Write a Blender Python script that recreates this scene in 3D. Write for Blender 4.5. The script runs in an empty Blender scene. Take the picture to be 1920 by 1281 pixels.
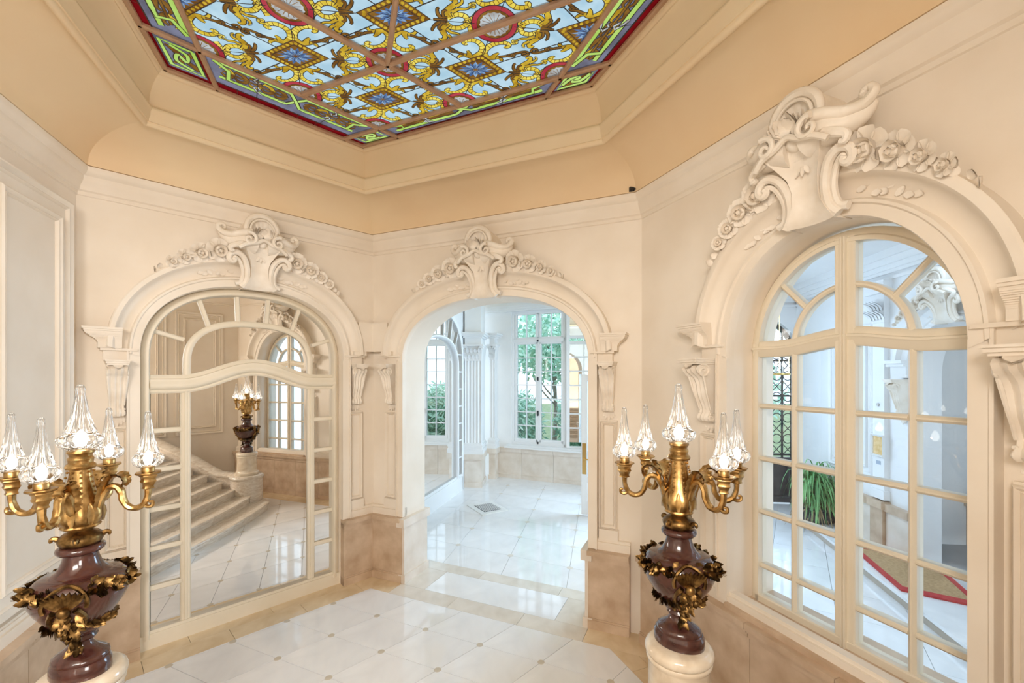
import bpy, bmesh, math, random
from math import sin, cos, pi, radians, sqrt, atan2
from mathutils import Vector, Matrix
random.seed(7)
SC = bpy.context.scene
COL = SC.collection

# ------------------------------------------------------------------ camera, world, lights
EYE = 2.47
cam_d = bpy.data.cameras.new('camera')
cam_d.lens = 36 * 816 / 1920
cam_d.sensor_width = 36
cam_d.shift_y = 60.5 / 1920
cam_d.clip_start = 0.02
cam = bpy.data.objects.new('camera', cam_d)
COL.objects.link(cam)
cam.location = (0, 0, EYE)
cam.rotation_euler = (pi / 2, 0, 0)
SC.camera = cam
SC.view_settings.view_transform = 'Standard'
SC.view_settings.look = 'None'
SC.view_settings.gamma = 1
SC.view_settings.exposure = 0.04
SC.view_settings.use_curve_mapping = False
SC.cycles.use_denoising = True
SC.cycles.max_bounces = 14
SC.cycles.diffuse_bounces = 6
SC.cycles.glossy_bounces = 6
SC.cycles.transparent_max_bounces = 24
SC.cycles.sample_clamp_indirect = 6
SC.cycles.caustics_reflective = False
SC.cycles.caustics_refractive = False

world = bpy.data.worlds.new('sky')
SC.world = world
world.use_nodes = True
bg = world.node_tree.nodes['Background']
bg.inputs[0].default_value = (0.71, 0.87, 1.0, 1)
bg.inputs[1].default_value = 2.2


def area(name, loc, target, size, power, col, sy=None):
    l = bpy.data.lights.new(name, 'AREA')
    l.energy = power
    l.color = col
    l.size = size
    if sy:
        l.shape = 'RECTANGLE'
        l.size_y = sy
    o = bpy.data.objects.new(name, l)
    COL.objects.link(o)
    o.location = loc
    o.rotation_euler = (Vector(target) - Vector(loc)).to_track_quat('-Z', 'Y').to_euler()
    return o


# added unseen fill lights: warm behind the camera, cool in far room and vestibule
area('stair_hall_fill', (-0.9, -2.2, 4.0), (-0.9, 2.5, 1.8), 2.2, 290, (1.0, 0.93, 0.85), 1.6)  # added warm fill high behind the camera, no fixture built
area('stair_hall_side_fill', (1.6, -2.0, 3.0), (-3.0, 2.4, 1.6), 1.4, 130, (1.0, 0.96, 0.93), 1.6)  # added fill to brighten the left wall, no window built here
area('far_room_fill', (3.3, 7.6, 2.6), (-1.0, 7.2, 1.2), 1.8, 190, (0.55, 0.78, 1.0), 2.6)  # added cool fill, out of view on the room's right
area('vestibule_fill', (3.1, 7.0, 2.5), (5.0, 6.0, 1.2), 1.5, 40, (0.55, 0.75, 1.0), 2.4)  # added cool fill, hidden to the left of the window view
area('vestibule_ceiling_fill', (4.2, 4.2, 4.0), (4.4, 5.4, 0.0), 1.4, 26, (0.58, 0.77, 1.0), 1.4)  # added cool fill just under the vestibule ceiling
SUNLIKE = None

# ------------------------------------------------------------------ plan of the hall (metres, camera at 0,0)


def dv(t):
    return Vector((sin(radians(t)), cos(radians(t))))


A_DIR, B_DIR, C_DIR, D_DIR = dv(44.5), dv(-66.3), dv(-20.6), dv(-20.6)
K = Vector((-1.6985, 5.29))
KA = K - A_DIR * 2.477
KB = K - B_DIR * 3.11
CEN = Vector((-0.62, 2.45))
K2 = CEN * 2 - K
KA2 = CEN * 2 - KA       # right end of wall C
KB2 = CEN * 2 - KB       # near end of wall D
C_DIR = (KB - KA2).normalized()
D_DIR = (KA - KB2).normalized()


class Fr:
    """wall frame: s along the wall, z up, o out of the wall into the room"""
    def __init__(self, P, u, toward):
        self.P = Vector(P); self.u = Vector(u).normalized()
        n = Vector((self.u.y, -self.u.x))
        if n.dot(Vector(toward) - self.P) < 0:
            n = -n
        self.n = n

    def __call__(self, s, z, o=0.0):
        q = self.P + self.u * s + self.n * o
        return Vector((q.x, q.y, z))


FA = Fr(K, -A_DIR, CEN)
FB = Fr(K, -B_DIR, CEN)
FC = Fr(KB, -C_DIR, CEN)
FD = Fr(KA, -D_DIR, CEN)
FA2 = Fr(KA2, K2 - KA2, CEN)
WALL = -0.10             # wall face behind the cornice lip
TOP = 4.16

# ------------------------------------------------------------------ materials


def nt_mat(name):
    m = bpy.data.materials.new(name)
    m.use_nodes = True
    nt = m.node_tree
    for n in list(nt.nodes):
        nt.nodes.remove(n)
    out = nt.nodes.new('ShaderNodeOutputMaterial')
    return m, nt, out


def principled(name, c1, c2=None, rough=0.5, scale=3.0, metal=0.0, bump=0.0, bscale=30.0, detail=6.0,
               spec=0.5, dist=0.0, lo=0.35, hi=0.65, coat=0.0, stretch=None):
    m, nt, out = nt_mat(name)
    b = nt.nodes.new('ShaderNodeBsdfPrincipled')
    nt.links.new(b.outputs[0], out.inputs[0])
    b.inputs['Roughness'].default_value = rough
    b.inputs['Metallic'].default_value = metal
    b.inputs['Specular IOR Level'].default_value = spec
    b.inputs['Coat Weight'].default_value = coat
    b.inputs['Base Color'].default_value = (*c1, 1)
    tc = nt.nodes.new('ShaderNodeTexCoord')
    vec = tc.outputs['Object']
    if stretch:
        mp = nt.nodes.new('ShaderNodeMapping')
        mp.inputs['Scale'].default_value = stretch
        nt.links.new(vec, mp.inputs[0]); vec = mp.outputs[0]
    if c2:
        n = nt.nodes.new('ShaderNodeTexNoise')
        n.inputs['Scale'].default_value = scale
        n.inputs['Detail'].default_value = detail
        n.inputs['Distortion'].default_value = dist
        nt.links.new(vec, n.inputs['Vector'])
        r = nt.nodes.new('ShaderNodeValToRGB')
        r.color_ramp.elements[0].position = lo
        r.color_ramp.elements[1].position = hi
        r.color_ramp.elements[0].color = (*c1, 1)
        r.color_ramp.elements[1].color = (*c2, 1)
        nt.links.new(n.outputs['Fac'], r.inputs[0])
        nt.links.new(r.outputs[0], b.inputs['Base Color'])
    if bump:
        n2 = nt.nodes.new('ShaderNodeTexNoise')
        n2.inputs['Scale'].default_value = bscale
        nt.links.new(vec, n2.inputs['Vector'])
        bp = nt.nodes.new('ShaderNodeBump')
        bp.inputs['Strength'].default_value = bump
        bp.inputs['Distance'].default_value = 0.01
        nt.links.new(n2.outputs['Fac'], bp.inputs['Height'])
        nt.links.new(bp.outputs[0], b.inputs['Normal'])
    return m


def glass_mat(name, tint=(1, 1, 1), refl=0.35, rough=0.0, base=0.03):
    m, nt, out = nt_mat(name)
    t = nt.nodes.new('ShaderNodeBsdfTransparent'); t.inputs[0].default_value = (*tint, 1)
    g = nt.nodes.new('ShaderNodeBsdfGlossy'); g.inputs['Roughness'].default_value = rough
    lw = nt.nodes.new('ShaderNodeLayerWeight'); lw.inputs[0].default_value = refl
    ad = nt.nodes.new('ShaderNodeMath'); ad.operation = 'ADD'; ad.use_clamp = True
    ad.inputs[1].default_value = base
    nt.links.new(lw.outputs['Fresnel'], ad.inputs[0])
    mx = nt.nodes.new('ShaderNodeMixShader')
    nt.links.new(ad.outputs[0], mx.inputs[0])
    nt.links.new(t.outputs[0], mx.inputs[1]); nt.links.new(g.outputs[0], mx.inputs[2])
    nt.links.new(mx.outputs[0], out.inputs[0])
    return m


def stained(name, col, col2=None, clear=0.45, scale=6.0):
    """leaded glass: partly clear, partly diffusing, coloured"""
    m, nt, out = nt_mat(name)
    t = nt.nodes.new('ShaderNodeBsdfTransparent')
    d = nt.nodes.new('ShaderNodeBsdfTranslucent')
    mx = nt.nodes.new('ShaderNodeMixShader'); mx.inputs[0].default_value = 1 - clear
    if col2:
        tc = nt.nodes.new('ShaderNodeNewGeometry')
        n = nt.nodes.new('ShaderNodeTexNoise'); n.inputs['Scale'].default_value = scale
        n.inputs['Detail'].default_value = 5
        nt.links.new(tc.outputs['Position'], n.inputs['Vector'])
        r = nt.nodes.new('ShaderNodeValToRGB')
        r.color_ramp.elements[0].position = 0.38; r.color_ramp.elements[1].position = 0.62
        r.color_ramp.elements[0].color = (*col, 1); r.color_ramp.elements[1].color = (*col2, 1)
        nt.links.new(n.outputs['Fac'], r.inputs[0])
        nt.links.new(r.outputs[0], t.inputs[0]); nt.links.new(r.outputs[0], d.inputs[0])
    else:
        t.inputs[0].default_value = (*col, 1); d.inputs[0].default_value = (*col, 1)
    nt.links.new(t.outputs[0], mx.inputs[1]); nt.links.new(d.outputs[0], mx.inputs[2])
    nt.links.new(mx.outputs[0], out.inputs[0])
    return m


def emis(name, col, s):
    m, nt, out = nt_mat(name)
    e = nt.nodes.new('ShaderNodeEmission')
    e.inputs[0].default_value = (*col, 1); e.inputs[1].default_value = s
    nt.links.new(e.outputs[0], out.inputs[0])
    return m


M = {}
M['plaster'] = principled('cream_plaster', (0.80, 0.71, 0.60), (0.87, 0.795, 0.70), 0.6, 1.6, bump=0.05, bscale=14)
M['ornament'] = principled('carved_plaster', (0.80, 0.715, 0.61), (0.88, 0.81, 0.72), 0.6, 9, bump=0.05, bscale=60)
M['cove'] = principled('ochre_plaster', (0.80, 0.61, 0.39), (0.84, 0.68, 0.46), 0.6, 0.9, bump=0.04, bscale=9)
M['cool_plaster'] = principled('white_plaster', (0.78, 0.78, 0.78), (0.84, 0.83, 0.82), 0.6, 1.5)
M['joinery'] = principled('painted_joinery', (0.76, 0.68, 0.54), (0.81, 0.73, 0.60), 0.42, 3)
M['white_joinery'] = principled('white_joinery', (0.82, 0.82, 0.82), None, 0.4)
M['stone'] = principled('pink_beige_stone', (0.45, 0.31, 0.20), (0.66, 0.51, 0.375), 0.35, 5, bump=0.05, bscale=24, lo=0.3, hi=0.7)
M['pale_stone'] = principled('pale_stone', (0.68, 0.58, 0.48), (0.82, 0.74, 0.66), 0.3, 4, lo=0.3, hi=0.7)
M['marble'] = principled('white_marble', (0.76, 0.765, 0.78), (0.87, 0.875, 0.89), 0.055, 2.2, spec=1.0, lo=0.3, hi=0.7, dist=1.2)
M['border'] = principled('buff_marble', (0.66, 0.50, 0.31), (0.80, 0.66, 0.46), 0.12, 3, dist=0.8)
M['pale_border'] = principled('grey_buff_marble', (0.66, 0.60, 0.52), (0.76, 0.71, 0.64), 0.12, 3, dist=0.8)
M['inset'] = principled('taupe_inset', (0.54, 0.48, 0.39), (0.62, 0.56, 0.47), 0.15, 8)
M['grout'] = principled('grout', (0.50, 0.44, 0.37), None, 0.8)
M['stair'] = principled('veined_stair_marble', (0.60, 0.50, 0.40), (0.82, 0.76, 0.68), 0.22, 3.5, dist=2.0, lo=0.3, hi=0.7, stretch=(1, 3, 6))
M['pedestal'] = principled('cream_marble', (0.66, 0.54, 0.40), (0.84, 0.75, 0.62), 0.16, 5, dist=1.0, coat=0.3)
M['red_marble'] = principled('griotte_marble', (0.04, 0.012, 0.009), (0.10, 0.036, 0.027), 0.16, 7, dist=2.0, coat=0.5, lo=0.3, hi=0.75)
M['bronze'] = principled('gilt_bronze', (0.30, 0.17, 0.055), (0.62, 0.41, 0.17), 0.33, 22, metal=1.0, bump=0.06, bscale=60)
M['dark_bronze'] = principled('patinated_bronze', (0.10, 0.055, 0.02), (0.40, 0.24, 0.085), 0.38, 26, metal=1.0, bump=0.10, bscale=70, lo=0.4, hi=0.7)
M['mirror'] = principled('mirror_silver', (0.97, 0.965, 0.95), None, 0.0, metal=1.0)
M['pane'] = glass_mat('window_glass', (0.97, 0.985, 1.0), 0.12, 0.0, 0.03)
M['crystal'] = glass_mat('cut_crystal', (0.97, 0.97, 0.97), 0.40, 0.02, 0.03)
M['bulb'] = emis('lit_bulb', (1.0, 0.92, 0.80), 6)
M['bar'] = principled('brown_glazing_bar', (0.42, 0.25, 0.15), (0.50, 0.31, 0.19), 0.45, 8)
M['lead'] = principled('lead_came', (0.03, 0.028, 0.03), None, 0.5)
M['g_pale'] = stained('pale_blue_glass', (0.25, 0.31, 0.33), (0.33, 0.37, 0.37), 0.6, 7)
M['g_gold'] = stained('amber_glass', (0.26, 0.125, 0.008), (0.42, 0.24, 0.02), 0.45, 11)
M['g_yellow'] = stained('yellow_glass', (0.42, 0.25, 0.018), (0.55, 0.38, 0.06), 0.5, 14)
M['g_brown'] = stained('brown_glass', (0.1, 0.035, 0.006), (0.17, 0.07, 0.012), 0.4, 12)
M['g_red'] = stained('ruby_glass', (0.22, 0.014, 0.018), (0.3, 0.03, 0.036), 0.4, 6)
M['g_dred'] = stained('deep_ruby_glass', (0.085, 0.0015, 0.002), (0.13, 0.003, 0.004), 0.4, 6)
M['g_green'] = stained('lime_glass', (0.24, 0.31, 0.045), (0.32, 0.38, 0.09), 0.5, 3)
M['g_grey'] = stained('lavender_glass', (0.075, 0.06, 0.068), (0.13, 0.11, 0.135), 0.5, 5)
M['g_blue'] = stained('blue_glass', (0.035, 0.06, 0.12), (0.07, 0.10, 0.18), 0.5, 26)
M['g_white'] = stained('white_glass', (0.22, 0.17, 0.14), (0.34, 0.3, 0.27), 0.5, 9)
M['g_lblue'] = stained('light_blue_glass', (.10, .15, .24), (.19, .24, .30), .5, 26)
M['iron'] = principled('black_iron', (0.025, 0.03, 0.032), None, 0.4)
M['leaf'] = principled('plant_leaf', (0.08, 0.26, 0.08), (0.24, 0.48, 0.18), 0.45, 5)
M['leaf_dry'] = principled('dry_leaf', (0.24, 0.20, 0.10), (0.34, 0.26, 0.14), 0.6, 8)
M['tree'] = principled('garden_leaf', (0.26, 0.54, 0.42), (0.52, 0.78, 0.62), 0.5, 1.5)
M['tree_light'] = principled('garden_leaf_light', (0.55, 0.76, 0.62), (0.80, 0.92, 0.78), 0.5, 1.5)
M['bark'] = principled('bark', (0.20, 0.16, 0.13), (0.32, 0.27, 0.22), 0.8, 9)
M['soil'] = principled('garden_ground', (0.16, 0.24, 0.10), (0.30, 0.34, 0.20), 0.9, 3)
M['pot'] = principled('glazed_dark_pot', (0.02, 0.025, 0.03), (0.05, 0.06, 0.07), 0.15, 5)
M['coir'] = principled('coir_mat', (0.42, 0.27, 0.13), (0.54, 0.36, 0.19), 0.9, 40, bump=0.4, bscale=200)
M['red_cloth'] = principled('red_border_cloth', (0.42, 0.03, 0.035), (0.52, 0.05, 0.05), 0.85, 30)
M['brass'] = principled('polished_brass', (0.82, 0.60, 0.24), None, 0.2, metal=1.0)
M['nickel'] = principled('grey_metal', (0.55, 0.53, 0.50), None, 0.3, metal=1.0)
M['paper'] = principled('ochre_notice', (0.66, 0.42, 0.16), (0.80, 0.58, 0.30), 0.6, 22)
M['white_frame'] = principled('white_frame', (0.8, 0.8, 0.78), None, 0.4)
M['grey_card'] = principled('grey_card', (0.35, 0.42, 0.52), None, 0.6)
M['black'] = principled('black_plastic', (0.02, 0.02, 0.022), None, 0.4)
M['dark_wood'] = principled('dark_painted_panel', (0.05, 0.045, 0.045), (0.09, 0.08, 0.08), 0.35, 6)
M['grate_dark'] = principled('vent_shadow', (0.03, 0.035, 0.05), None, 0.6)

# ------------------------------------------------------------------ mesh builder
ORG = {}


class MB:
    def __init__(self):
        self.v = []; self.f = []

    def add(self, vs, fs):
        b = len(self.v)
        self.v += [tuple(x) for x in vs]
        self.f += [tuple(i + b for i in f) for f in fs]

    def grid(self, rows, cu=False, cv=False):
        nr, nc = len(rows), len(rows[0])
        vs = [p for r in rows for p in r]
        fs = []
        for i in range(nr - 1 + (1 if cu else 0)):
            for j in range(nc - 1 + (1 if cv else 0)):
                a, b = i % nr, (i + 1) % nr
                c, d = j % nc, (j + 1) % nc
                fs.append((a * nc + c, a * nc + d, b * nc + d, b * nc + c))
        self.add(vs, fs)

    def prism(self, fr, poly, o0, o1):
        n = len(poly)
        vs = [fr(s, z, o0) for s, z in poly] + [fr(s, z, o1) for s, z in poly]
        fs = [tuple(range(n))[::-1], tuple(range(n, 2 * n))]
        fs += [(i, (i + 1) % n, n + (i + 1) % n, n + i) for i in range(n)]
        self.add(vs, fs)

    def box(self, fr, s0, s1, z0, z1, o0, o1):
        self.prism(fr, [(s0, z0), (s1, z0), (s1, z1), (s0, z1)], o0, o1)

    def bar(self, fr, pts, w, o0, o1, bev=0.008, closed=False, prof=None):
        """moulded strip along a path lying in the wall plane"""
        n = len(pts)
        if prof is None:
            prof = [(-w / 2, o0), (-w / 2, o1 - bev), (-w / 2 + bev, o1), (w / 2 - bev, o1), (w / 2, o1 - bev), (w / 2, o0)]
        rows = []
        for i in range(n):
            p = Vector(pts[i])
            if closed:
                a, b = Vector(pts[i - 1]), Vector(pts[(i + 1) % n])
            else:
                a, b = Vector(pts[max(i - 1, 0)]), Vector(pts[min(i + 1, n - 1)])
            d1 = (p - a); d2 = (b - p)
            if d1.length < 1e-9: d1 = d2
            if d2.length < 1e-9: d2 = d1
            d1.normalize(); d2.normalize()
            n1 = Vector((-d1.y, d1.x)); n2 = Vector((-d2.y, d2.x))
            nn = (n1 + n2)
            if nn.length < 1e-6: nn = n1.copy()
            nn.normalize()
            k = 1 / max(0.35, nn.dot(n1))
            rows.append([fr(p.x + nn.x * r * k, p.y + nn.y * r * k, o) for r, o in prof])
        self.grid(rows, cu=closed)
        if not closed:
            m = len(prof); b = len(self.v)
            self.f.append(tuple(b - m + j for j in range(m)))
            self.f.append(tuple(b - n * m + j for j in range(m))[::-1])

    def sweep(self, plan, prof, closed=False, z=0.0, caps=True):
        """plan: list of 2d points with inward side on the left normal given by sign; prof: (inset, z)"""
        n = len(plan)
        rows = []
        for i in range(n):
            p = Vector(plan[i])
            if closed:
                a, b = Vector(plan[i - 1]), Vector(plan[(i + 1) % n])
            else:
                a, b = Vector(plan[max(i - 1, 0)]), Vector(plan[min(i + 1, n - 1)])
            d1 = (p - a); d2 = (b - p)
            if d1.length < 1e-9: d1 = d2
            if d2.length < 1e-9: d2 = d1
            d1 = d1.normalized(); d2 = d2.normalized()
            n1 = Vector((-d1.y, d1.x)); n2 = Vector((-d2.y, d2.x))
            nn = (n1 + n2).normalized()
            k = 1 / max(0.3, nn.dot(n1))
            rows.append([(p.x + nn.x * r * k, p.y + nn.y * r * k, zz + z) for r, zz in prof])
        self.grid(rows, cu=closed)
        if caps and not closed:
            m = len(prof); b = len(self.v)
            self.f.append(tuple(b - m + j for j in range(m)))
            self.f.append(tuple(b - n * m + j for j in range(m))[::-1])

    def lathe(self, prof, n=32, c=(0, 0, 0), fn=None, sx=1.0, sy=1.0, rot=0.0):
        rows = []
        for r, z in prof:
            row = []
            for j in range(n):
                a = 2 * pi * j / n
                rr = r * (fn(a, z) if fn else 1)
                x, y = rr * cos(a) * sx, rr * sin(a) * sy
                row.append((c[0] + x * cos(rot) - y * sin(rot), c[1] + x * sin(rot) + y * cos(rot), c[2] + z))
            rows.append(row)
        self.grid(rows, cv=True)
        b = len(self.v)
        if prof[-1][0] > 1e-4: self.f.append(tuple(b - n + j for j in range(n)))
        if prof[0][0] > 1e-4: self.f.append(tuple(b - n * len(prof) + j for j in range(n))[::-1])

    def tube(self, pts, rad, n=8, flat=1.0, up=None):
        pts = [Vector(p) for p in pts]
        m = len(pts)
        if not hasattr(rad, '__len__'): rad = [rad] * m
        rows = []
        ref = Vector(up) if up else None
        prev = None
        for i in range(m):
            t = (pts[min(i + 1, m - 1)] - pts[max(i - 1, 0)])
            t = t.normalized() if t.length > 1e-9 else Vector((0, 0, 1))
            if ref is not None:
                x = ref - t * ref.dot(t)
                if x.length < 1e-4: x = t.orthogonal()
            elif prev is None:
                x = t.orthogonal()
            else:
                x = prev - t * prev.dot(t)
                if x.length < 1e-5: x = t.orthogonal()
            x.normalize(); prev = x
            y = t.cross(x)
            rows.append([pts[i] + x * (rad[i] * flat * cos(2 * pi * j / n)) + y * (rad[i] * sin(2 * pi * j / n)) for j in range(n)])
        self.grid(rows, cv=True)
        b = len(self.v)
        self.f.append(tuple(b - n + j for j in range(n)))
        self.f.append(tuple(b - n * m + j for j in range(n))[::-1])

    def sphere(self, c, r, n=10, m=7, sc=(1, 1, 1)):
        prof = [(sin(pi * i / m), -cos(pi * i / m)) for i in range(m + 1)]
        rows = [[(c[0] + r * sc[0] * max(p, 1e-3) * cos(2 * pi * j / n), c[1] + r * sc[1] * max(p, 1e-3) * sin(2 * pi * j / n), c[2] + r * sc[2] * z) for j in range(n)] for p, z in prof]
        self.grid(rows, cv=True)

    def mesh(self, name, origin=(0, 0, 0), smooth=35):
        ox, oy, oz = origin
        me = bpy.data.meshes.new(name)
        me.from_pydata([(x - ox, y - oy, z - oz) for x, y, z in self.v], [], self.f)
        bm = bmesh.new(); bm.from_mesh(me)
        bmesh.ops.recalc_face_normals(bm, faces=bm.faces)
        bm.to_mesh(me); bm.free()
        if smooth:
            me.polygons.foreach_set('use_smooth', [True] * len(me.polygons))
            me.set_sharp_from_angle(angle=radians(smooth))
        return me

    def center(self):
        xs = [p[0] for p in self.v]; ys = [p[1] for p in self.v]; zs = [p[2] for p in self.v]
        return ((min(xs) + max(xs)) / 2, (min(ys) + max(ys)) / 2, min(zs))

    def build(self, name, mat, parent=None, smooth=35, local=False, **props):
        """link as one mesh object. verts are world coordinates unless local (then in the parent's space)"""
        if local:
            org = (0, 0, 0) if parent is not None else self.center()
            me = self.mesh(name, org, smooth)
            o = bpy.data.objects.new(name, me)
            COL.objects.link(o)
            if parent is not None:
                o.parent = parent
            else:
                o.location = org
        else:
            org = self.center()
            me = self.mesh(name, org, smooth)
            o = bpy.data.objects.new(name, me)
            COL.objects.link(o)
            if parent is not None:
                po = ORG[parent.name]
                o.parent = parent
                o.location = (org[0] - po[0], org[1] - po[1], org[2] - po[2])
            else:
                o.location = org
            ORG[o.name] = org
        me.materials.append(M[mat] if isinstance(mat, str) else mat)
        for k, v in props.items():
            o[k] = v
        return o


def empty(name, loc, rz=0.0, **props):
    o = bpy.data.objects.new(name, None)
    o.empty_display_size = 0.1
    COL.objects.link(o)
    o.location = loc
    o.rotation_euler = (0, 0, rz)
    ORG[o.name] = tuple(loc)
    for k, v in props.items():
        o[k] = v
    return o


def thing(name, label, cat, loc, rz=0.0, group=None):
    o = empty(name, loc, rz, label=label, category=cat)
    if group: o['group'] = group
    return o


def clone(o, parent=None):
    c = o.copy()
    COL.objects.link(c)
    if parent is not None: c.parent = parent
    for ch in list(o.children):
        clone(ch, c)
    return c


S = dict(kind='structure')


def lerp(a, b, t): return a + (b - a) * t


def superarch(cx, half, base, rise, ex, n=40, z0=None):
    """arch outline from bottom left (small s) to bottom right; optional legs down to z0"""
    pts = []
    for i in range(n + 1):
        t = pi * i / n
        c, s_ = cos(t), sin(t)
        x = -half * math.copysign(abs(c) ** (2 / ex), c)
        z = rise * abs(s_) ** (2 / ex)
        pts.append((cx + x, base + z))
    if z0 is not None:
        pts = [(cx - half, z0)] + pts + [(cx + half, z0)]
    return pts


def spline(pts, n=8):
    """catmull-rom through 2d/3d points"""
    P = [Vector(p) for p in pts]
    out = []
    for i in range(len(P) - 1):
        p0 = P[max(i - 1, 0)]; p1 = P[i]; p2 = P[i + 1]; p3 = P[min(i + 2, len(P) - 1)]
        for k in range(n):
            t = k / n
            out.append(0.5 * ((2 * p1) + (p2 - p0) * t + (2 * p0 - 5 * p1 + 4 * p2 - p3) * t * t + (3 * p1 - p0 - 3 * p2 + p3) * t ** 3))
    out.append(P[-1])
    return out


def poly_clip(poly, P, n):
    """keep the side of poly with (x-P).n >= 0"""
    out = []
    for i in range(len(poly)):
        a, b = Vector(poly[i]), Vector(poly[(i + 1) % len(poly)])
        da, db = (a - P).dot(n), (b - P).dot(n)
        if da >= 0: out.append(a)
        if da * db < 0:
            out.append(a + (b - a) * (da / (da - db)))
    return out


def poly_area(p):
    return abs(sum(p[i].x * p[(i + 1) % len(p)].y - p[(i + 1) % len(p)].x * p[i].y for i in range(len(p)))) / 2


def zprism(mb, poly, z0, z1):
    n = len(poly)
    vs = [(p[0], p[1], z0) for p in poly] + [(p[0], p[1], z1) for p in poly]
    fs = [tuple(range(n))[::-1], tuple(range(n, 2 * n))] + [(i, (i + 1) % n, n + (i + 1) % n, n + i) for i in range(n)]
    mb.add(vs, fs)


def xp(P, u, Q, v):
    """intersection of two plan lines"""
    d = u.x * v.y - u.y * v.x
    t = ((Q.x - P.x) * v.y - (Q.y - P.y) * v.x) / d
    return P + u * t


def off_line(fr, o):
    return fr.P + fr.n * o


def corner(f1, f2, o):
    return xp(off_line(f1, o), f1.u, off_line(f2, o), f2.u)


# ------------------------------------------------------------------ hall shell
HEX = [K, KA, KB2, K2, KA2, KB]


def svals(fr, f1, f2, o):
    a = (corner(fr, f1, o) - fr.P).dot(fr.u)
    b = (corner(fr, f2, o) - fr.P).dot(fr.u)
    return min(a, b), max(a, b)


SA = svals(FA, FB, FD, WALL)
SB = svals(FB, FA, FC, WALL)
SCc = (svals(FC, FB, FA2, WALL))
SD = (svals(FD, FA, Fr(KB2, K2 - KB2, CEN), WALL))

AR = {
    'A': dict(fr=FA, cx=1.25, hi=0.90, ei=2.3, bi=2.62, ri=0.71, he=1.12, be=2.70, re=0.92, ee=2.1, S=SA, zb=0.0, dep=0.30),
    'B': dict(fr=FB, cx=1.54, hi=1.113, ei=2.25, bi=2.60, ri=0.70, he=1.35, be=2.70, re=0.90, ee=2.1, S=SB, zb=0.0, dep=0.48),
    'C': dict(fr=FC, cx=1.64, hi=0.645, ei=2.1, bi=2.58, ri=0.77, he=0.88, be=2.70, re=0.90, ee=2.1, S=SCc, zb=0.83, dep=0.50),
}


def wall_arch(name, a, ztop=4.0):
    mb = MB()
    fr = a['fr']; s0, s1 = a['S']
    L, Rr = a['cx'] - a['hi'], a['cx'] + a['hi']
    zb = a['zb']
    o = WALL
    out = superarch(a['cx'], a['hi'], a['bi'], a['ri'], a['ei'], 48)
    cols = [(s0, None), (L, None)] + [(p[0], p[1]) for p in out] + [(Rr, None), (s1, None)]
    # side panels
    mb.add([fr(s0, 0, o), fr(L, 0, o), fr(L, ztop, o), fr(s0, ztop, o)], [(0, 1, 2, 3)])
    mb.add([fr(Rr, 0, o), fr(s1, 0, o), fr(s1, ztop, o), fr(Rr, ztop, o)], [(0, 1, 2, 3)])
    if zb > 0:
        mb.add([fr(L, 0, o), fr(Rr, 0, o), fr(Rr, zb, o), fr(L, zb, o)], [(0, 1, 2, 3)])
    mb.grid([[fr(p[0], p[1], o) for p in out], [fr(p[0], ztop, o) for p in out]])
    ring = [(L, zb)] + out + [(Rr, zb)]
    mb.grid([[fr(p[0], p[1], oo) for p in ring] for oo in (o, -a['dep'])])
    # back face
    o2 = -a['dep']
    mb.grid([[fr(p[0], p[1], o2) for p in out], [fr(p[0], ztop, o2) for p in out]])
    mb.add([fr(s0, 0, o2), fr(L, 0, o2), fr(L, ztop, o2), fr(s0, ztop, o2)], [(0, 1, 2, 3)])
    mb.add([fr(Rr, 0, o2), fr(s1, 0, o2), fr(s1, ztop, o2), fr(Rr, ztop, o2)], [(0, 1, 2, 3)])
    return mb


wall_mirror = wall_arch('wall_rear_left', AR['A']).build('wall_rear_left', 'plaster', **S)
wall_opening = wall_arch('wall_rear_right', AR['B']).build('wall_rear_right', 'plaster', **S)
mbc = wall_arch('wall_right', AR['C'])
mbc.add([FC(AR['C']['S'][0], 0, -0.5), FC(AR['C']['S'][1], 0, -0.5), FC(AR['C']['S'][1], .83, -0.5), FC(AR['C']['S'][0], .83, -0.5)], [(0, 1, 2, 3)])
wall_c = mbc.build('wall_right', 'plaster', **S)
mb = MB()
mb.add([FD(SD[0], 0, WALL), FD(SD[1], 0, WALL), FD(SD[1], 4.0, WALL), FD(SD[0], 4.0, WALL)], [(0, 1, 2, 3)])
wall_d = mb.build('wall_left', 'plaster', **S)
mb = MB()
mb.add([FA2(-0.10, 0, WALL), FA2(2.3, 0, WALL), FA2(2.3, 4.0, WALL), FA2(-0.10, 4.0, WALL)], [(0, 1, 2, 3)])
wall_e = mb.build('wall_near_right', 'plaster', **S)

# stair hall shell behind the camera
mb = MB()
for P, Q in (((3.4, 1.2), (3.4, -4.5)), ((3.4, -4.5), (-4.2, -4.5)), ((-4.2, -4.5), (-4.2, 1.2)), ((-4.2, 1.2), (-2.5, 0.9)), ((2.3, 1.3), (3.4, 1.2))):
    mb.add([(P[0], P[1], 0), (Q[0], Q[1], 0), (Q[0], Q[1], 4.3), (P[0], P[1], 4.3)], [(0, 1, 2, 3)])
mb.build('wall_behind', 'plaster', **S)
mb = MB()
pl = [(3.4, 1.2), (3.4, -4.5), (-4.2, -4.5), (-4.2, 1.2), (KB2.x, KB2.y), (K2.x, K2.y), (KA2.x, KA2.y)]
mb.add([(x, y, 4.2) for x, y in pl], [tuple(range(len(pl)))])
mb.build('ceiling_stair_hall', 'plaster', **S)

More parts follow.
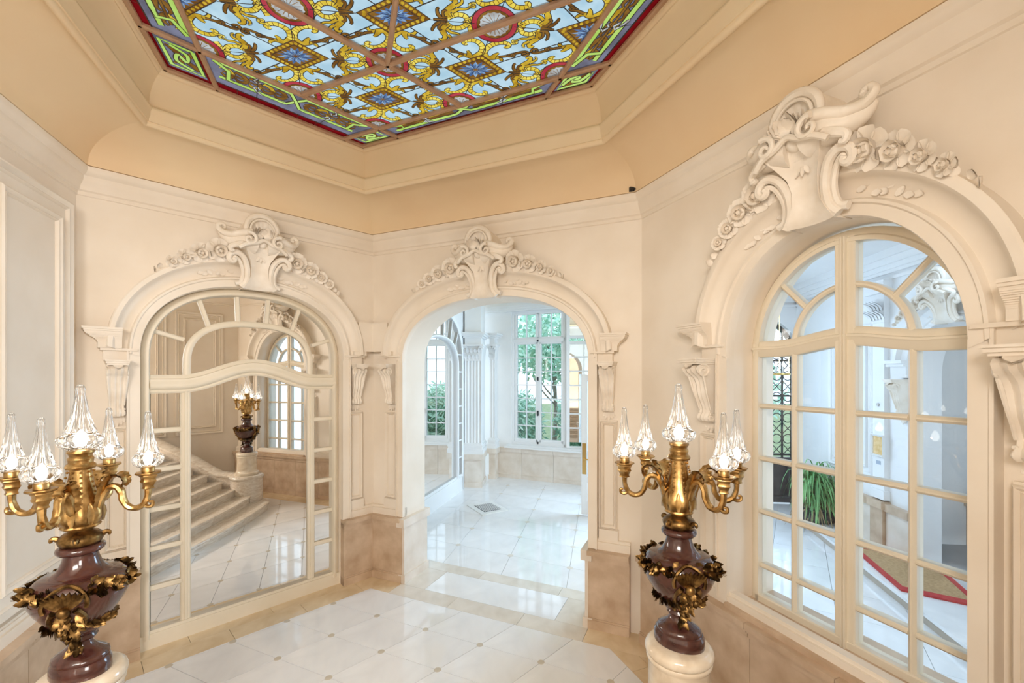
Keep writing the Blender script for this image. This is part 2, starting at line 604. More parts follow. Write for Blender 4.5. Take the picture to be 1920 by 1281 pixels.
# cornice, cove, inner ring moulding
CORN = [(-0.10, 3.93), (-0.088, 3.935), (-0.088, 3.965), (-0.07, 3.975), (-0.065, 4.005), (-0.045, 4.035), (-0.035, 4.06), (-0.035, 4.085), (-0.012, 4.10), (0.0, 4.125), (0.0, 4.155), (-0.03, 4.162)]
PATHS = {'rear_left': (KA, K), 'rear_right': (K, KB), 'right': (KB, KA2), 'left': (KB2, KA), 'near_right': (KA2, K2), 'near_left': (K2, KB2)}


def seg_sweep(i, prof):
    """one side of the hexagon with mitred ends"""
    n = len(HEX)
    rows = []
    for k in (i, (i + 1) % n):
        p = HEX[k]; a = HEX[k - 1]; b = HEX[(k + 1) % n]
        d1 = (p - a).normalized(); d2 = (b - p).normalized()
        n1 = Vector((-d1.y, d1.x)); n2 = Vector((-d2.y, d2.x))
        nn = (n1 + n2).normalized(); kk = 1 / nn.dot(n1)
        rows.append([(p.x + nn.x * r * kk, p.y + nn.y * r * kk, z) for r, z in prof])
    return rows


SIDES = ['rear_left', 'left', 'near_left', 'near_right', 'right', 'rear_right']
for i, sd in enumerate(SIDES):
    mb = MB(); mb.grid(seg_sweep(i, CORN))
    mb.build('trim_%d' % (i + 1), 'plaster', None, 50, part_of='cornice', **S)
cov = [(-0.03, 4.160)]
for k in range(13):
    t = k / 12 * pi / 2
    cov.append((0.465 - 0.465 * cos(t) * 1.0, 4.162 + 0.29 * sin(t) ** 0.9))
for sd_i in range(1):
    mb = MB()
    for i in range(6): mb.grid(seg_sweep(i, cov))
    mb.build('ceiling', 'cove', None, 25, **S)
RING = [(0.455, 4.455), (0.452, 4.435), (0.462, 4.418), (0.478, 4.412), (0.492, 4.418), (0.500, 4.434), (0.500, 4.446), (0.510, 4.448), (0.512, 4.470), (0.522, 4.490), (0.524, 4.520), (0.535, 4.530), (0.537, 4.552), (0.528, 4.562), (0.505, 4.566), (0.503, 4.59)]
RISE = [(0.503, 4.585), (0.512, 4.60), (0.520, 4.66), (0.540, 4.72), (0.565, 4.77), (0.585, 4.795), (0.590, 4.797), (0.592, 4.808), (0.602, 4.815), (0.608, 4.828), (0.622, 4.832), (0.624, 4.844), (0.66, 4.847)]
for i, sd in enumerate(SIDES):
    mb = MB(); mb.grid(seg_sweep(i, RING))
    mb.build('trim_%d' % (i + 7), 'cove', None, 50, **S)
mb = MB()
for i in range(6): mb.grid(seg_sweep(i, RISE))
mb.build('ceiling_upper_cove', 'cove', None, 40, **S)
sdv = empty('small', (0, 0, 0)); bpy.data.objects.remove(sdv)

# ------------------------------------------------------------------ stone wainscot
CAPW = [(-0.10, 0.765), (-0.03, 0.765), (0.035, 0.755), (0.035, 0.735), (0.022, 0.72), (0.015, 0.695), (-0.005, 0.68), (-0.02, 0.66)]
BASEW = [(-0.02, 0.115), (-0.005, 0.11), (0.0, 0.09), (0.0, 0.0)]


def wainscot(name, fr, s0, s1, slabs, ret0=None, ret1=None, ztop=0.765, o=-0.02):
    """run of stone facing: slabs, capping and base; ret = depth of return at an end"""
    e = empty(name, tuple(fr(lerp(s0, s1, .5), 0, 0)), kind='structure')
    for i in range(slabs):
        a = lerp(s0, s1, i / slabs) + 0.002; b = lerp(s0, s1, (i + 1) / slabs) - 0.002
        mb = MB(); mb.box(fr, a, b, 0.0, ztop - 0.03, -0.14, o); mb.build('stone_slab', 'stone', e, 20)
        mb = MB(); mb.prism(fr, [(a, ztop - .105), (b, ztop - .105), (b, ztop - .07), (a, ztop - .07)], -0.12, o + .022)
        mb.prism(fr, [(a, ztop - .07), (b, ztop - .07), (b, ztop - .045), (a, ztop - .045)], -0.12, o + .036)
        mb.prism(fr, [(a - .0, ztop - .045), (b, ztop - .045), (b, ztop), (a, ztop)], -0.12, o + .058)
        mb.build('capping', 'stone', e, 20)
        mb = MB(); mb.box(fr, a, b, 0.0, 0.085, -0.12, o + 0.018); mb.box(fr, a, b, 0.085, 0.10, -0.12, o + .008); mb.build('base_block', 'stone', e, 20)
    # white plinth band above
    mb = MB(); mb.box(fr, s0, s1, ztop, ztop + 0.075, -0.12, o - 0.02); mb.box(fr, s0, s1, ztop + .075, ztop + .1, -0.12, o - 0.04)
    mb.build('plinth_band', 'plaster', e, 20)
    return e


wainscot('baseboard_rear_left', FA, -.055, 0.35, 1)
wainscot('baseboard_rear_left_corner', FA, 2.15, SA[1], 1)
wainscot('baseboard_rear_right', FB, -.055, 0.427, 1, ztop=.7665)
wainscot('baseboard_rear_right_corner', FB, 2.653, SB[1] - .1, 1)
wC = wainscot('baseboard_right', FC, SCc[0] + .08, SCc[1], 5, ztop=0.80)
wainscot('baseboard_left', FD, SD[0], SD[1], 4)
# jamb returns of the open arch
for nm, s in (('baseboard_jamb_left', 0.427), ('baseboard_jamb_right', 2.653)):
    sg = -1 if s < 1 else 1
    e = empty(nm, tuple(FB(s, 0, -0.25)), kind='structure')
    mb = MB(); mb.box(FB, s - sg * 0.03, s + sg * .048, 0, .664, -0.49, -0.024); mb.build('stone_slab', 'pale_stone', e, 20)
    mb = MB(); mb.box(FB, s - sg * 0.06, s + sg * .046, .664, .762, -0.51, 0.026); mb.build('capping', 'pale_stone', e, 20)
    mb = MB(); mb.box(FB, s - sg * 0.05, s + sg * .046, 0, .097, -0.50, -0.006); mb.build('base_block', 'pale_stone', e, 20)
# window seat
mb = MB(); mb.box(FC, 0.99, 2.29, .79, .832, -0.50, -0.01); mb.build('trim_20', 'stone', None, 20, **S)

# panel mouldings on the walls


def panel(fr, s0, s1, z0, z1, o, parent, w=0.05, name='panel_moulding', mat='plaster'):
    mb = MB()
    mb.bar(fr, [(s0, z0), (s1, z0), (s1, z1), (s0, z1)], w, o, o + .03, closed=True,
           prof=[(-w / 2, o), (-w / 2, o + .02), (-w / 4, o + .03), (0, o + .02), (w / 6, o + .012), (w / 3, o + .022), (w / 2, o + .008), (w / 2, o)])
    return mb.build(name, mat, parent, 50)


# left wall: projecting frame with an inner panel, twice
for a, b in ((0.10, 1.02), (1.22, 2.55)):
    mb = MB(); mb.box(FD, a, b, 0.93, 3.80, WALL - .01, WALL + .035); mb.build('raised_panel', 'plaster', wall_d, 20)
    panel(FD, a + .03, b - .03, 0.96, 3.77, WALL + .035, wall_d, .07)
    panel(FD, a + .17, b - .17, 1.10, 3.63, WALL + .035, wall_d, .05)
mb = MB(); mb.box(FD, SD[0], SD[1], .765, .88, WALL, WALL + .03); mb.build('dado_band', 'plaster', wall_d, 20)
panel(FA2, .25, 1.0, 1.25, 3.7, WALL, wall_e, .07); panel(FA2, 1.2, 2.1, 1.25, 3.7, WALL, wall_e, .07)
panel(FA2, .37, .88, 1.37, 3.58, WALL, wall_e, .04); panel(FA2, 1.32, 1.98, 1.37, 3.58, WALL, wall_e, .04)


# pilaster strips below the consoles
def pilaster(fr, c, w, z0, z1, parent, o=WALL + .045):
    mb = MB(); mb.box(fr, c - w / 2, c + w / 2, z0, z1, WALL, o - .02)
    mb.box(fr, c - w / 2 - .012, c + w / 2 + .012, z0, z0 + .10, WALL, o + .005)
    mb.build('pilaster', 'plaster', parent, 20)
    panel(fr, c - w / 2 + .02, c + w / 2 - .02, z0 + .13, z1 - .03, o - .02, parent, .034, 'pilaster_moulding')


CONS = {('A', 'L'): 2.30, ('A', 'R'): 0.175, ('B', 'L'): 0.225, ('B', 'R'): 2.845, ('C', 'L'): 0.80, ('C', 'R'): 2.49}
for (k, sd), c in CONS.items():
    pilaster(AR[k]['fr'], c, .16, .865, 2.02, {'A': wall_mirror, 'B': wall_opening, 'C': wall_c}[k])

# ------------------------------------------------------------------ arch surrounds (archivolt, imposts)
tn = 21
for key, a in AR.items():
    fr, cx = a['fr'], a['cx']
    e = empty('trim_%d' % tn, tuple(fr(cx, 0, 0)), kind='structure'); tn += 1
    N = 56
    I = superarch(cx, a['hi'], a['bi'], a['ri'], a['ei'], N)
    E = superarch(cx, a['he'], a['be'], a['re'], a['ee'], N)
    prof = [(0, WALL), (0, -.035), (.02, -.025), (.24, -.025), (.27, -.01), (.33, -.01), (.36, -.03), (.38, -.045), (.50, -.042), (.62, -.03), (.72, -.005), (.76, .012), (.79, .035), (.83, .048), (.96, .05), (1.0, .042), (1.0, WALL - .01)]
    mb = MB()
    mb.grid([[fr(lerp(I[i][0], E[i][0], r), lerp(I[i][1], E[i][1], r), o) for r, o in prof] for i in range(N + 1)])
    mb.build('archivolt', 'plaster', e, 40)
    zl = 0.832 if key == 'C' else 0.77
    for sg in (-1, 1):
        mb = MB()
        s = cx + sg * a['hi']
        mb.prism(fr, [(s, zl), (s + sg * .075, zl), (s + sg * .075, 2.68), (s, 2.62)], WALL, -.03)
        mb.prism(fr, [(s + sg * .075, zl), (s + sg * .09, zl), (s + sg * .09, 2.68), (s + sg * .075, 2.66)], WALL, -.015)
        mb.build('jamb_moulding', 'plaster', e, 20)
        inner = (key == 'A' and sg < 0) or (key == 'B' and sg < 0)
        st = [(2.585, 2.665, a['hi'] + .235, -.035), (2.665, 2.685, a['hi'] + .255, .0), (2.685, 2.735, a['he'] + .05, .012), *[(2.735 + .0085 * q, 2.7436 + .0085 * q, a['he'] + .055 + .075 * (f * f * (3 - 2 * f)), .014 + .055 * (f * f * (3 - 2 * f))) for q in range(10) for f in [q / 9]], (2.82, 2.835, a['he'] + .135, .080), (2.835, 2.852, a['he'] + .145, .090)]
        if inner:
            st = st[:3]
        mb = MB()
        s_in = cx + sg * (a['hi'] + .02)
        for z0, z1, w, o in st:
            so = cx + sg * w
            if inner: so = max(so, 0.0)
            i2 = s_in if z1 < 2.69 else cx + sg * (a['he'] - .10)
            lo, hi = min(i2, so), max(i2, so)
            mb.box(fr, lo, hi, z0, z1, WALL - .005, o)
        if inner:
            mb.box(fr, 0.0, cx - a['he'] + .05, 2.735, 3.08, WALL, .02)
        mb.build('impost', 'plaster', e, 20)
# ------------------------------------------------------------------ floor of the hall
fl = empty('floor', (0, 3, 0), kind='structure')
mb = MB()
zprism(mb, [Vector(p) for p in ((-4.2, 5.9), (-3.6, 1.0), (-2.4, -.4), (2.3, -.4), (3.4, 3.0), (1.3, 4.4), (-1.9, 5.9))], -.06, -.012)
mb.build('bedding', 'grout', fl, 0)
tu, tv = 0.467, 0.5917
ORI = K - A_DIR * 1.6293 - B_DIR * 0.2921
clips = [(FA.P + FA.n * .25, FA.n), (FB.P + FB.n * .23, FB.n), (FC.P + FC.n * .30, FC.n), (FD.P + FD.n * .30, FD.n), (Vector((0, 0.6)), Vector((0, 1)))]
gap = 0.0022
whole = None


def lat(i, j): return ORI + A_DIR * (i * tu) - B_DIR * (j * tv)


def tile_poly(i, j):
    g1, g2 = gap / tu, gap / tv
    return [lat(i + g1, j + g2), lat(i + 1 - g1, j + g2), lat(i + 1 - g1, j + 1 - g2), lat(i + g1, j + 1 - g2)]


for i in range(-8, 5):
    for j in range(-1, 9):
        P = tile_poly(i, j)
        Q = P
        for C0, n in clips:
            Q = poly_clip(Q, C0, n)
            if len(Q) < 3: break
        if len(Q) < 3 or poly_area(Q) < .004: continue
        if max(q.y for q in Q) < 1.6: continue
        full = abs(poly_area(Q) - poly_area(P)) < 1e-6
        if full and whole:
            o = whole.copy(); COL.objects.link(o)
            d = lat(i, j) - lat(*wij)
            o.location = whole.location + Vector((d.x, d.y, 0))
            continue
        mb = MB(); zprism(mb, Q, -.02, 0)
        o = mb.build('floor_tile', 'marble', fl, 0)
        if full: whole = o; wij = (i, j)
dot = None
for i in range(-8, 6):
    for j in range(-1, 10):
        c = lat(i, j)
        if min((c - P).dot(n) for P, n in clips) < -.01 or c.y < 1.6: continue
        if dot:
            o = dot.copy(); COL.objects.link(o); o.location = Vector((c.x, c.y, 0)) - Vector(fl.location)
            o.location.z = dot.location.z
        else:
            mb = MB(); zprism(mb, [Vector((c.x + .030 * cos(t * pi / 6), c.y + .030 * sin(t * pi / 6))) for t in range(12)], -.015, .0012)
            dot = mb.build('floor_inset', 'inset', fl, 0)


def slab(fr, s0, s1, o0, o1, mat, name='border_slab', z=0.0, parent=None, clip=None):
    g = .0018
    pts = [fr(s0 + g, 0, o0 + g), fr(s1 - g, 0, o0 + g), fr(s1 - g, 0, o1 - g), fr(s0 + g, 0, o1 - g)]
    pts = [Vector((p.x, p.y)) for p in pts]
    for c in (clip or []):
        pts = poly_clip(pts, *c)
        if len(pts) < 3: return
    mb = MB(); zprism(mb, pts, -.02 + z, z)
    mb.build(name, mat, parent or fl, 0)


cB = (FB.P + FB.n * .23, FB.n); cA = (FA.P + FA.n * .25, FA.n); cC = (FC.P + FC.n * .30, FC.n); cD = (FD.P + FD.n * .30, FD.n)
lo = -.4
for k, s in enumerate((0.23, 0.85, 1.5, 2.15, 2.8)):
    s1 = (0.85, 1.5, 2.15, 2.8, 3.4)[k]
    slab(FA, s, s1, .02, .25, 'border', clip=[(FD.P + FD.n * -.1, FD.n)])
for k, s in enumerate((0.23, 1.1, 1.8, 2.5)):
    s1 = (1.1, 1.8, 2.5, 3.2)[k]
    slab(FA, s, s1, -.25, .02, 'border', clip=[(FD.P + FD.n * -.1, FD.n)])
slab(FA, -.15, .23, -.25, .25, 'border', clip=[(FB.P, FB.n)])
slab(FB, 0, .43, -.12, .23, 'border', clip=[(FA.P + FA.n * .25, FA.n)])
slab(FB, 2.66, 3.3, -.12, .23, 'border', clip=[(FC.P - FC.n * .1, FC.n)])
for k in range(5):
    slab(FC, -.35 + .75 * k, .40 + .75 * k, -.12, .12, 'border', clip=[cB])
    slab(FC, -.05 + .75 * k - .35, .70 + .75 * k - .35, .12, .30, 'border', clip=[cB])
for k in range(4):
    slab(FD, .75 * k - .2, .75 * k + .55, -.12, .30, 'border', clip=[cA])
# threshold of the open arch
slab(FB, .43, 1.2, 0.0, .23, 'pale_border'); slab(FB, 1.2, 2.0, 0.0, .23, 'pale_border'); slab(FB, 2.0, 2.66, 0.0, .23, 'pale_border')
slab(FB, .43, .76, -.48, 0, 'pale_border'); slab(FB, 2.32, 2.66, -.48, 0, 'pale_border')
slab(FB, .76, 2.32, -.48, 0, 'marble')
slab(FB, .2, 1.2, -.68, -.48, 'pale_border'); slab(FB, 1.2, 2.2, -.68, -.48, 'pale_border'); slab(FB, 2.2, 3.0, -.68, -.48, 'pale_border')

# ------------------------------------------------------------------ tall arched mirror
mo = -.15
GL = -.185


def eyebrow(c, half, z_end, z_mid, wid, n=30):
    """ogee rail: flat ends rising to a hump in the middle"""
    pts = []
    for i in range(n + 1):
        x = -half + 2 * half * i / n
        t = max(0.0, 1 - abs(x) / wid)
        h = 0.5 - 0.5 * cos(pi * t)
        pts.append((c + x, z_end + (z_mid - z_end) * h))
    return pts


def arch_mirror(fr=FA, c=1.235):
    t = thing('arched_mirror', 'tall arched mirror in a cream muntin frame between candelabrum and open archway', 'mirror', tuple(fr(c, 0, mo)))
    gh = .83                                # glazed half width
    out = superarch(1.25, .865, 2.62, .675, 2.3, 44, z0=.09)
    mb = MB()
    mb.bar(fr, out, .07, -.28, -.10, prof=[(-.04, -.28), (-.04, -.13), (-.03, -.115), (-.012, -.115), (.0, -.125), (.014, -.14), (.03, -.15), (.036, -.165), (.036, -.28)])
    mb.box(fr, .35, 2.15, 0, .13, -.28, -.125); mb.box(fr, .37, 2.13, .13, .155, -.28, -.14)
    mb.build('frame', 'joinery', t, 40)
    mb = MB(); mb.prism(fr, superarch(1.25, .895, 2.62, .70, 2.3, 40, z0=.0), -.295, -.275); mb.build('backing_board', 'dark_wood', t, 20)
    # ogee transom
    mid = eyebrow(c, .84, 2.375, 2.535, .62)
    mb = MB()
    mb.bar(fr, mid, .15, -.28, -.1, prof=[(-.085, -.28), (-.085, -.155), (-.07, -.145), (-.055, -.15), (-.045, -.13), (-.03, -.115), (.0, -.112), (.02, -.125), (.045, -.125), (.05, -.14), (.065, -.145), (.085, -.155), (.085, -.28)])
    mb.build('transom', 'joinery', t, 40)
    lo_z = lambda s: min(((abs(p[0] - s), p[1]) for p in mid))[1] - .08
    hi_z = lambda s: min(((abs(p[0] - s), p[1]) for p in mid))[1] + .08
    # side stiles and rails below
    rails = [1.95, 1.595, 1.235, .88, .525]
    for sg in (-1, 1):
        mb = MB(); mb.bar(fr, [(c + sg * .575, .14), (c + sg * .575, 2.34)], .075, -.27, -.15,
                          prof=[(-.04, -.27), (-.04, -.168), (-.03, -.158), (-.012, -.158), (-.008, -.148), (.008, -.148), (.012, -.158), (.03, -.158), (.04, -.168), (.04, -.27)])
        mb.build('stile', 'joinery', t, 40)
        for z in rails:
            a, b = sorted((c + sg * .60, c + sg * .84))
            mb = MB(); mb.bar(fr, [(a, z), (b, z)], .045, -.27, -.158); mb.build('muntin', 'joinery', t, 40)
        zz = [2.31] + rails + [.15]
        for k in range(6):
            a, b = sorted((c + sg * .605, c + sg * .83))
            mb = MB(); mb.box(fr, a, b, zz[k + 1], zz[k], GL - .012, GL); mb.build('mirror_pane', 'mirror', t, 0)
    xs = [c - .55 + 1.1 * i / 24 for i in range(25)]
    mb = MB(); mb.prism(fr, [(xs[0], .15), (xs[-1], .15)] + [(x, lo_z(x) + .03) for x in xs[::-1]], GL - .012, GL)
    mb.build('mirror_pane', 'mirror', t, 0)
    # lunette
    ia = superarch(c, .565, 2.55, .43, 2.6, 30, z0=2.44)
    mb = MB(); mb.bar(fr, ia, .05, -.27, -.15, prof=[(-.03, -.27), (-.03, -.165), (-.02, -.155), (.0, -.15), (.02, -.155), (.03, -.165), (.03, -.27)]); mb.build('arched_muntin', 'joinery', t, 40)
    iin = [p for p in superarch(c, .54, 2.55, .405, 2.6, 30)]
    mb = MB(); mb.prism(fr, [(c - .54, hi_z(c - .54) - .03)] + iin + [(c + .54, hi_z(c + .54) - .03)] + [(x, hi_z(x) - .03) for x in [c + .5 - i * .05 for i in range(21)]], GL - .012, GL)
    mb.build('mirror_pane', 'mirror', t, 0)
    # fan between the two arches
    oa = superarch(1.25, .835, 2.62, .635, 2.3, 200)
    ib = superarch(c, .59, 2.55, .455, 2.6, 200)
    lu = lambda L, s: min(L[40:161], key=lambda p: abs(p[0] - s))
    cuts = []
    for so, si in ((.455, .62), (.79, .86), (1.10, 1.115), (1.385, 1.375), (1.70, 1.625), (2.035, 1.85)):
        if so in (.455, 2.035):
            po = (so - .005 if so < 1 else so + .01, 2.86); pi_ = (c + (-.585 if so < 1 else .585), 2.79)
        else:
            po, pi_ = lu(oa, so), lu(ib, si)
        cuts.append((po, pi_))
        mb = MB(); mb.bar(fr, [po, pi_], .04, -.27, -.158); mb.build('muntin', 'joinery', t, 40)
    od = superarch(1.25, .86, 2.62, .66, 2.3, 60)
    idn = superarch(c, .565, 2.55, .43, 2.6, 60)
    ang = lambda p, q: atan2(p[1] - 2.5, -(p[0] - c))
    lim = [0.0] + [ang(p[0], 0) for p in cuts] + [pi]
    limi = [0.0] + [ang(p[1], 0) for p in cuts] + [pi]

    def at(L, a):
        return min(L, key=lambda p: abs(ang(p, 0) - a))
    for k in range(7):
        o_pts = [at(od, lerp(lim[k], lim[k + 1], i / 8)) for i in range(9)]
        i_pts = [at(idn, lerp(limi[k], limi[k + 1], i / 8)) for i in range(9)]
        if k == 0: o_pts[0] = (1.25 - .86, 2.42); i_pts[0] = (c - .57, 2.42)
        if k == 6: o_pts[-1] = (1.25 + .86, 2.42); i_pts[-1] = (c + .57, 2.42)
        mb = MB()
        for z_ in (GL, GL - .012):
            mb.grid([[fr(p[0], p[1], z_) for p in o_pts], [fr(p[0], p[1], z_) for p in i_pts]])
        mb.build('mirror_pane', 'mirror', t, 0)
    return t


arch_mirror()

# ------------------------------------------------------------------ arched window to the vestibule


def arch_window(fr=FC, c=1.64):
    t = empty('window_1', tuple(fr(c, .83, -.28)), kind='structure')
    o0, o1 = -.34, -.255
    out = superarch(c, .62, 2.60, .70, 2.05, 44, z0=.80)
    mb = MB(); mb.bar(fr, out, .07, o0, o1, prof=[(-.045, o0), (-.045, o1), (-.02, o1), (-.012, o1 - .01), (.01, o1 - .012), (.03, o1 - .03), (.035, o0)])
    mb.bar(fr, [(c - .6, .845), (c + .6, .845)], .07, o0, o1)
    mb.build('frame', 'joinery', t, 40)
    # meeting stiles with central astragal
    mb = MB(); mb.bar(fr, [(c, .82), (c, 3.29)], .11, o0, o1, prof=[(-.057, o0), (-.057, o1 - .012), (-.05, o1 - .004), (-.018, o1 - .004), (-.015, o1 + .014), (-.004, o1 + .014), (-.002, o1 + .003), (.002, o1 + .003), (.004, o1 + .014), (.015, o1 + .014), (.018, o1 - .004), (.05, o1 - .004), (.057, o1 - .012), (.057, o0)])
    mb.build('mullion', 'joinery', t, 40)
    mid = eyebrow(c, .62, 2.645, 2.695, .42)
    mb = MB(); mb.bar(fr, mid, .11, o0, o1, prof=[(-.057, o0), (-.057, o1 - .02), (-.045, o1 - .008), (-.01, o1 - .002), (0, o1 + .008), (.012, o1 + .008), (.016, o1 - .004), (.045, o1 - .008), (.057, o1 - .02), (.057, o0)]); mb.build('transom', 'joinery', t, 40)
    zt = lambda s: min(((abs(p[0] - s), p[1]) for p in mid))[1]
    rails = [2.236, 1.857, 1.474, 1.087]
    zz = [None] + rails + [.86]
    for sg in (-1, 1):
        sm = c + sg * .325
        mb = MB(); mb.bar(fr, [(sm, .85), (sm, 2.62)], .038, o0, o1 - .012, bev=.014); mb.build('muntin', 'joinery', t, 40)
        for z in rails:
            for a, b in ((c + sg * .05, sm - sg * .017), (sm + sg * .017, c + sg * .60)):
                a, b = sorted((a, b))
                mb = MB(); mb.bar(fr, [(a, z), (b, z)], .034, o0, o1 - .014, bev=.013); mb.build('muntin', 'joinery', t, 40)
        for a, b in ((c + sg * .04, sm), (sm, c + sg * .60)):
            a, b = sorted((a, b))
            for k in range(5):
                top = [(x, zt(x)) for x in (b, (a + b) / 2, a)] if k == 0 else [(b, zz[k]), (a, zz[k])]
                mb = MB(); mb.prism(fr, [(a, zz[k + 1]), (b, zz[k + 1])] + top, -.302, -.298); mb.build('pane', 'pane', t, 0)
        # lunette
        ia = superarch(c, .325, 2.66, .345, 2.0, 40)
        ia = [p for p in ia if (p[0] - c) * sg >= .0]
        mb = MB(); mb.bar(fr, ia, .036, o0, o1 - .012, bev=.013); mb.build('arched_muntin', 'joinery', t, 40)
        dp = [(c + sg * .245, 2.90), (c + sg * .445, 3.115)]
        mb = MB(); mb.bar(fr, dp, .034, o0, o1 - .014, bev=.013); mb.build('muntin', 'joinery', t, 40)
        oa = [p for p in superarch(c, .60, 2.60, .68, 2.05, 80) if (p[0] - c) * sg >= .03]
        ii = [p for p in superarch(c, .325, 2.66, .345, 2.0, 80) if (p[0] - c) * sg >= .03]
        key = lambda p: abs(p[0] - c)
        oa.sort(key=key); ii.sort(key=key)
        mb = MB(); mb.prism(fr, ii[::1] + [(c + sg * .325, 2.65), (c + sg * .03, 2.68)], -.302, -.298); mb.build('pane', 'pane', t, 0)
        o1s = [p for p in oa if key(p) <= .445]; i1s = [p for p in ii if key(p) <= .245]
        o2s = [p for p in oa if key(p) >= .43]; i2s = [p for p in ii if key(p) >= .235]
        mb = MB(); mb.prism(fr, o1s + i1s[::-1], -.302, -.298); mb.build('pane', 'pane', t, 0)
        mb = MB(); mb.prism(fr, o2s + [(c + sg * .60, 2.65), (c + sg * .325, 2.65)] + i2s[::-1], -.302, -.298); mb.build('pane', 'pane', t, 0)
    return t


arch_window()
# ------------------------------------------------------------------ stained glass skylight
from mathutils.geometry import delaunay_2d_cdt
import numpy as np
ZG = 4.845
PV = -A_DIR * 0.715
QV = -B_DIR * 0.909
KP = CEN - PV * 2 - QV * 2


def node(a, b): return KP + PV * a + QV * b


def hexline(i, r):
    rows = seg_sweep(i, [(r, 0)])
    return Vector(rows[0][0][:2])


OUT = [hexline(i, .642) for i in range(6)]          # K KA KB2 K2 KA2 KB
INN = [node(0, 0), node(2, 0), node(4, 2), node(4, 4), node(2, 4), node(0, 2)]
sky = thing('stained_glass_skylight', 'large hexagonal stained glass skylight with red medallions and gold scrolls overhead', 'skylight', (CEN.x, CEN.y, ZG))
SKO = Vector((CEN.x, CEN.y))
E1 = (QV - PV) / 2
E2 = (PV + QV) / 2


class Flat:
    """flat glass shapes, several materials in one mesh, plan coordinates"""
    def __init__(self): self.v = []; self.f = []; self.m = []; self.mats = []; self.zz = []; self.tg = []; self.tag = ''

    def face(self, pts, mat, z):
        if mat not in self.mats: self.mats.append(mat)
        b = len(self.v)
        self.v += [(p[0], p[1], z) for p in pts]
        self.f.append(tuple(range(b, b + len(pts)))); self.m.append(self.mats.index(mat)); self.zz.append(z); self.tg.append(self.tag)

    def ribbon(self, pts, w, mat, z, edge=None, ez=0.0, et=0.008):
        pts = [Vector(p) for p in pts]
        n = len(pts)
        if not hasattr(w, '__len__'): w = [w] * n
        L = []; Rr = []; L2 = []; R2 = []
        for i in range(n):
            d = pts[min(i + 1, n - 1)] - pts[max(i - 1, 0)]
            d = d.normalized() if d.length > 1e-9 else Vector((1, 0))
            nn = Vector((-d.y, d.x))
            L.append(pts[i] + nn * w[i] / 2); Rr.append(pts[i] - nn * w[i] / 2)
            L2.append(pts[i] + nn * (w[i] / 2 + et)); R2.append(pts[i] - nn * (w[i] / 2 + et))
        for i in range(n - 1):
            self.face([L[i], L[i + 1], Rr[i + 1], Rr[i]], mat, z)
            if edge:
                self.face([L[i], L[i + 1], L2[i + 1], L2[i]], edge, z)
                self.face([Rr[i], Rr[i + 1], R2[i + 1], R2[i]], edge, z)

    def flatten(self):
        """cut all overlapping pieces of glass into one layer; the lowest one wins; one Flat per tag"""
        ed = [(f[k], f[(k + 1) % len(f)]) for f in self.f for k in range(len(f))]
        r = delaunay_2d_cdt([Vector(v[:2]) for v in self.v], ed, [], 0, 1e-5)
        V, T = r[0], [t for t in r[2] if len(t) == 3]
        P = np.array([(p.x, p.y) for p in V]); T = np.array(T)
        Cn = P[T].mean(axis=1)
        best = np.full(len(T), -1)
        for i in sorted(range(len(self.f)), key=lambda i: -self.zz[i]):
            f = self.f[i]; q = [np.array(self.v[k][:2]) for k in f]
            c = sum(q) / len(q) if len(q) != 4 else None
            tris = [(q[0], q[1], q[2]), (q[0], q[2], q[3])] if len(q) == 4 else ([tuple(q)] if len(q) == 3 else [(c, q[k], q[(k + 1) % len(q)]) for k in range(len(q))])
            for A_, B_, C_ in tris:
                d = [(e[0] - w[0]) * (Cn[:, 1] - w[1]) - (e[1] - w[1]) * (Cn[:, 0] - w[0]) for w, e in ((A_, B_), (B_, C_), (C_, A_))]
                m = ((d[0] >= 0) & (d[1] >= 0) & (d[2] >= 0)) | ((d[0] <= 0) & (d[1] <= 0) & (d[2] <= 0))
                best[m] = i
        # panes cut into several pieces by the painting become separate pieces of glass
        tags = [self.tg[i] if i >= 0 else '' for i in best]
        par = {}

        def find(a):
            while par.setdefault(a, a) != a: a = par[a]
            return a
        for t, g in zip(T, tags):
            if g[:4] == 'pane':
                r0 = find((g, t[0]))
                for k in t[1:]: par[find((g, k))] = r0
        size = {}
        for t, g in zip(T, tags):
            if g[:4] == 'pane':
                q = P[t]; r0 = find((g, t[0]))
                size[r0] = size.get(r0, 0) + abs((q[1][0] - q[0][0]) * (q[2][1] - q[0][1]) - (q[1][1] - q[0][1]) * (q[2][0] - q[0][0])) / 2
        rest = [g for g in self.tg if g in ('scroll', 'strap')]
        ids = {}
        for n_, (t, g) in enumerate(zip(T, tags)):
            if g[:4] == 'pane':
                r0 = find((g, t[0]))
                tags[n_] = 'pane_%d' % ids.setdefault(r0, len(ids)) if size[r0] > .0012 or not rest else rest[0]
        out = {}
        for t, i, tag_ in zip(T, best, tags):
            if i < 0: continue
            g = out.setdefault(tag_, Flat())
            g.face([P[k] for k in t], self.mats[self.m[i]], 0)
        return out

    def build(self, name, parent, loc=(0, 0, 0), **kw):
        me = bpy.data.meshes.new(name)
        me.from_pydata(self.v, [], self.f)
        for mt in self.mats: me.materials.append(M[mt])
        me.polygons.foreach_set('material_index', self.m)
        o = bpy.data.objects.new(name, me); COL.objects.link(o)
        o.parent = parent; o.location = loc
        for k, v in kw.items(): o[k] = v
        return o


def dupl(o, loc):
    c = o.copy(); COL.objects.link(c); c.location = loc; return c


def rel(p, z=0.0): return (p.x - SKO.x, p.y - SKO.y, z)


def e12(x, y): return E1 * x + E2 * y


